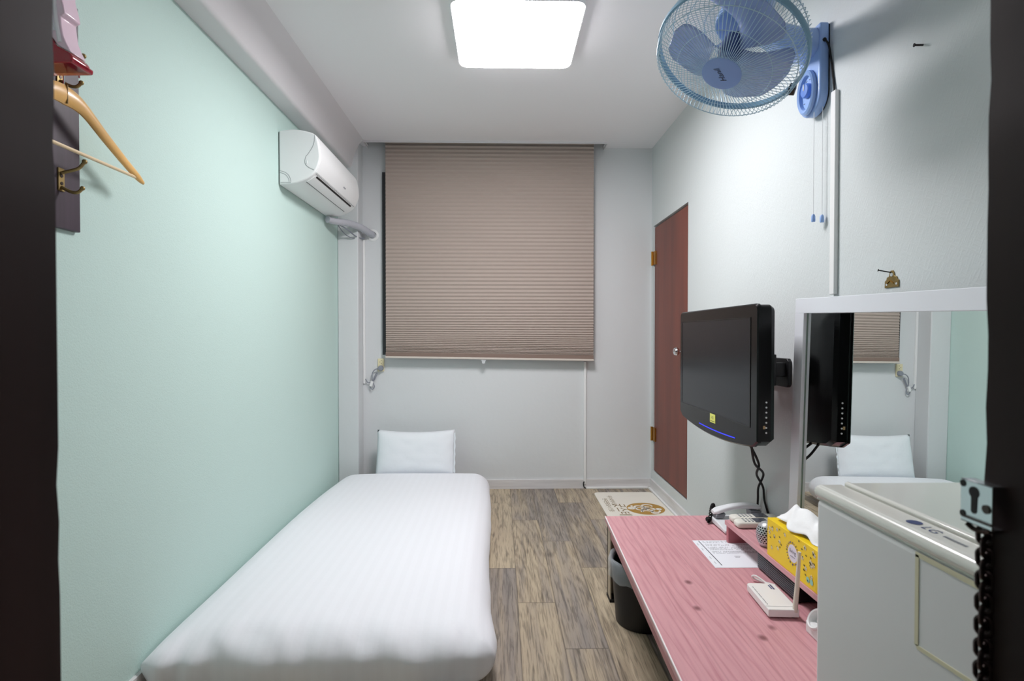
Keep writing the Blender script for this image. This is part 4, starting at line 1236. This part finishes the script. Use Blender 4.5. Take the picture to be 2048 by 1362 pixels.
MB().tube(spline([(HX, 1.302, 1.625), (HX, 1.302, 1.66), (HX, 1.31, 1.68), (HX, 1.33, 1.693), (HX, 1.347, 1.68), (HX, 1.35, 1.665)], 6), .0018, 8).build('wire_hook', M['chrome'], t)

t = thing('wall_holder', 'glossy crimson and pearl pink plastic holder above the wooden hanger', 'holder', (-.98, 1.24, 1.63))
rp = [(-1.045, 1.628), (-.911, 1.63), (-.909, 1.642), (-.915, 1.651), (-.942, 1.665), (-.958, 1.688), (-.969, 1.715), (-.983, 1.751), (-.998, 1.785)]
MB().prism(rp[:9] + [(-1.0, 1.80), (-1.045, 1.80)], 'Y', 1.198, 1.25).build('side_panel', M['red'], t, bevel=.003, segs=3)
wp = [(-1.0, 1.79), (-.982, 1.752), (-.968, 1.716), (-.957, 1.689), (-.941, 1.666), (-.914, 1.652), (-.924, 1.672), (-.931, 1.69), (-.934, 1.71), (-.936, 1.73), (-.926, 1.735), (-.929, 1.752), (-.936, 1.78), (-.937, 1.788), (-.926, 1.795), (-.928, 1.82), (-.937, 1.85), (-.926, 1.857), (-.93, 1.9), (-.93, 1.95), (-1.0, 1.95)]
MB().prism(wp, 'Y', 1.20, 1.247).build('scalloped_front', M['pinkplastic'], t, bevel=.003, segs=3)
b = MB()
for x in (-.975, -.955, -.942):
    b.tube(spline([(x+.006, 1.2, 1.735-(x+.975)*1.9), (x-.002, 1.2, 1.775-(x+.975)*1.4), (x-.007, 1.2, 1.81), (x-.003, 1.2, 1.86), (x-.008, 1.2, 1.95)], 6), .0042, 8)
b.build('fluted_rib', M['flute'], t)
MB().prism([(-1.045, 1.628), (-.911, 1.63), (-.909, 1.642), (-1.045, 1.642)], 'Y', 1.2, 1.262).build('lip', M['red'], t, bevel=.004, segs=3)

# ------------------------------------------------------------------ door chain keeper on the right jamb
t = thing('door_chain', 'steel keyhole chain keeper with hanging dark chain on the right jamb', 'door chain', (.398, .44, .93))
# plate lies on the jamb's inner face and reaches past its edge; keyhole faces the opposite jamb
KX, KA, KB, K0, K1 = .3925, .4285, .4585, .8925, .9285
b = MB().box((KX, KA, K0), (KX+.0012, KB, K1))
b.box((KX, KA, K1-.0012), (KX+.0105, KB, K1)).box((KX, KA, K0), (KX+.0105, KB, K0+.0012)).box((KX+.0093, .4512, K0), (KX+.0105, KB, K1))
b.build('keeper_plate', M['steel'], t, bevel=.0003)
kc = .4452
kh = [(kc+.0048*math.cos(R(a)), .9195+.0048*math.sin(R(a))) for a in range(-58, 239, 15)]
kh += [(kc-.0026, .9035), (kc-.0012, .9020), (kc+.0012, .9020), (kc+.0026, .9035)]
MB().prism(kh, 'X', KX-.0005, KX+.0003).build('keyhole', M['blackrub'], t)
for (y, z) in ((.4560, .9245), (.4560, .8990)):
    MB().cyl((KX-.0005, y, z), (KX+.0003, y, z), .0029, n=14).build('corner_hole', M['blackrub'], t)
MB().cyl((KX-.001, .4335, .909), (KX+.0003, .4335, .909), .0036, n=14).build('screw', M['darkmetal'], t)
MB().box((KX-.0015, KA, .8965), (KX, .455, .8982)).build('slot_lip', M['darkmetal'], t)
def link(i):
    z = .8845 - i*.0094; cx = .4005 - i*.00010; flat = i % 2
    pts = []
    for q in range(20):
        a = 2*math.pi*q/20
        lx, lz = .0052*math.cos(a), .0052*math.sin(a) + .0026*math.copysign(1, math.sin(a))
        pts.append((cx + (lx*.95 if flat else lx*.6), .4425 + (lx*.45 if flat else -lx*.8), z + lz))
    MB().tube(pts, .0019, 8, True).build('chain_link', M['chain'], t)
for i in range(24): link(i)
MB().tube(spline([(KX+.001, .453, .8915), (KX+.003, .448, .888), (KX+.005, .44, .8885), (KX+.004, .434, .8915)], 6), .0022, 8).build('chain_ring', M['chain'], t)

# ------------------------------------------------------------------ camera, light, world
cam = bpy.data.cameras.new('camera'); co = bpy.data.objects.new('camera', cam); C.objects.link(co)
co.location = (0, 0, 1.05)
co.rotation_euler = (R(90-.8), 0, R(-1.25))
cam.sensor_width = 36; cam.lens = 36*1100/2048
cam.shift_y = 4.0/2048
cam.clip_start = .02
cam.dof.use_dof = True; cam.dof.focus_distance = 2.6; cam.dof.aperture_fstop = 8
sc.camera = co
w = bpy.data.worlds.new('world'); sc.world = w; w.use_nodes = True
w.node_tree.nodes['Background'].inputs[0].default_value = (.9, .95, 1, 1)
w.node_tree.nodes['Background'].inputs[1].default_value = .07
# corridor lamp behind the doorway
l = bpy.data.lights.new('corridor_lamp', 'AREA'); l.energy = .9; l.size = .5; l.color = (.95, .97, 1)
lo = bpy.data.objects.new('corridor_lamp', l); C.objects.link(lo); lo.location = (0, -.6, 2.25)
sc.view_settings.view_transform = 'Standard'; sc.view_settings.look = 'None'
sc.view_settings.exposure = .43
sc.view_settings.gamma = 1.04
sc.cycles.use_denoising = True
sc.cycles.max_bounces = 12; sc.cycles.diffuse_bounces = 6
sc.cycles.use_adaptive_sampling = True; sc.cycles.adaptive_threshold = .02
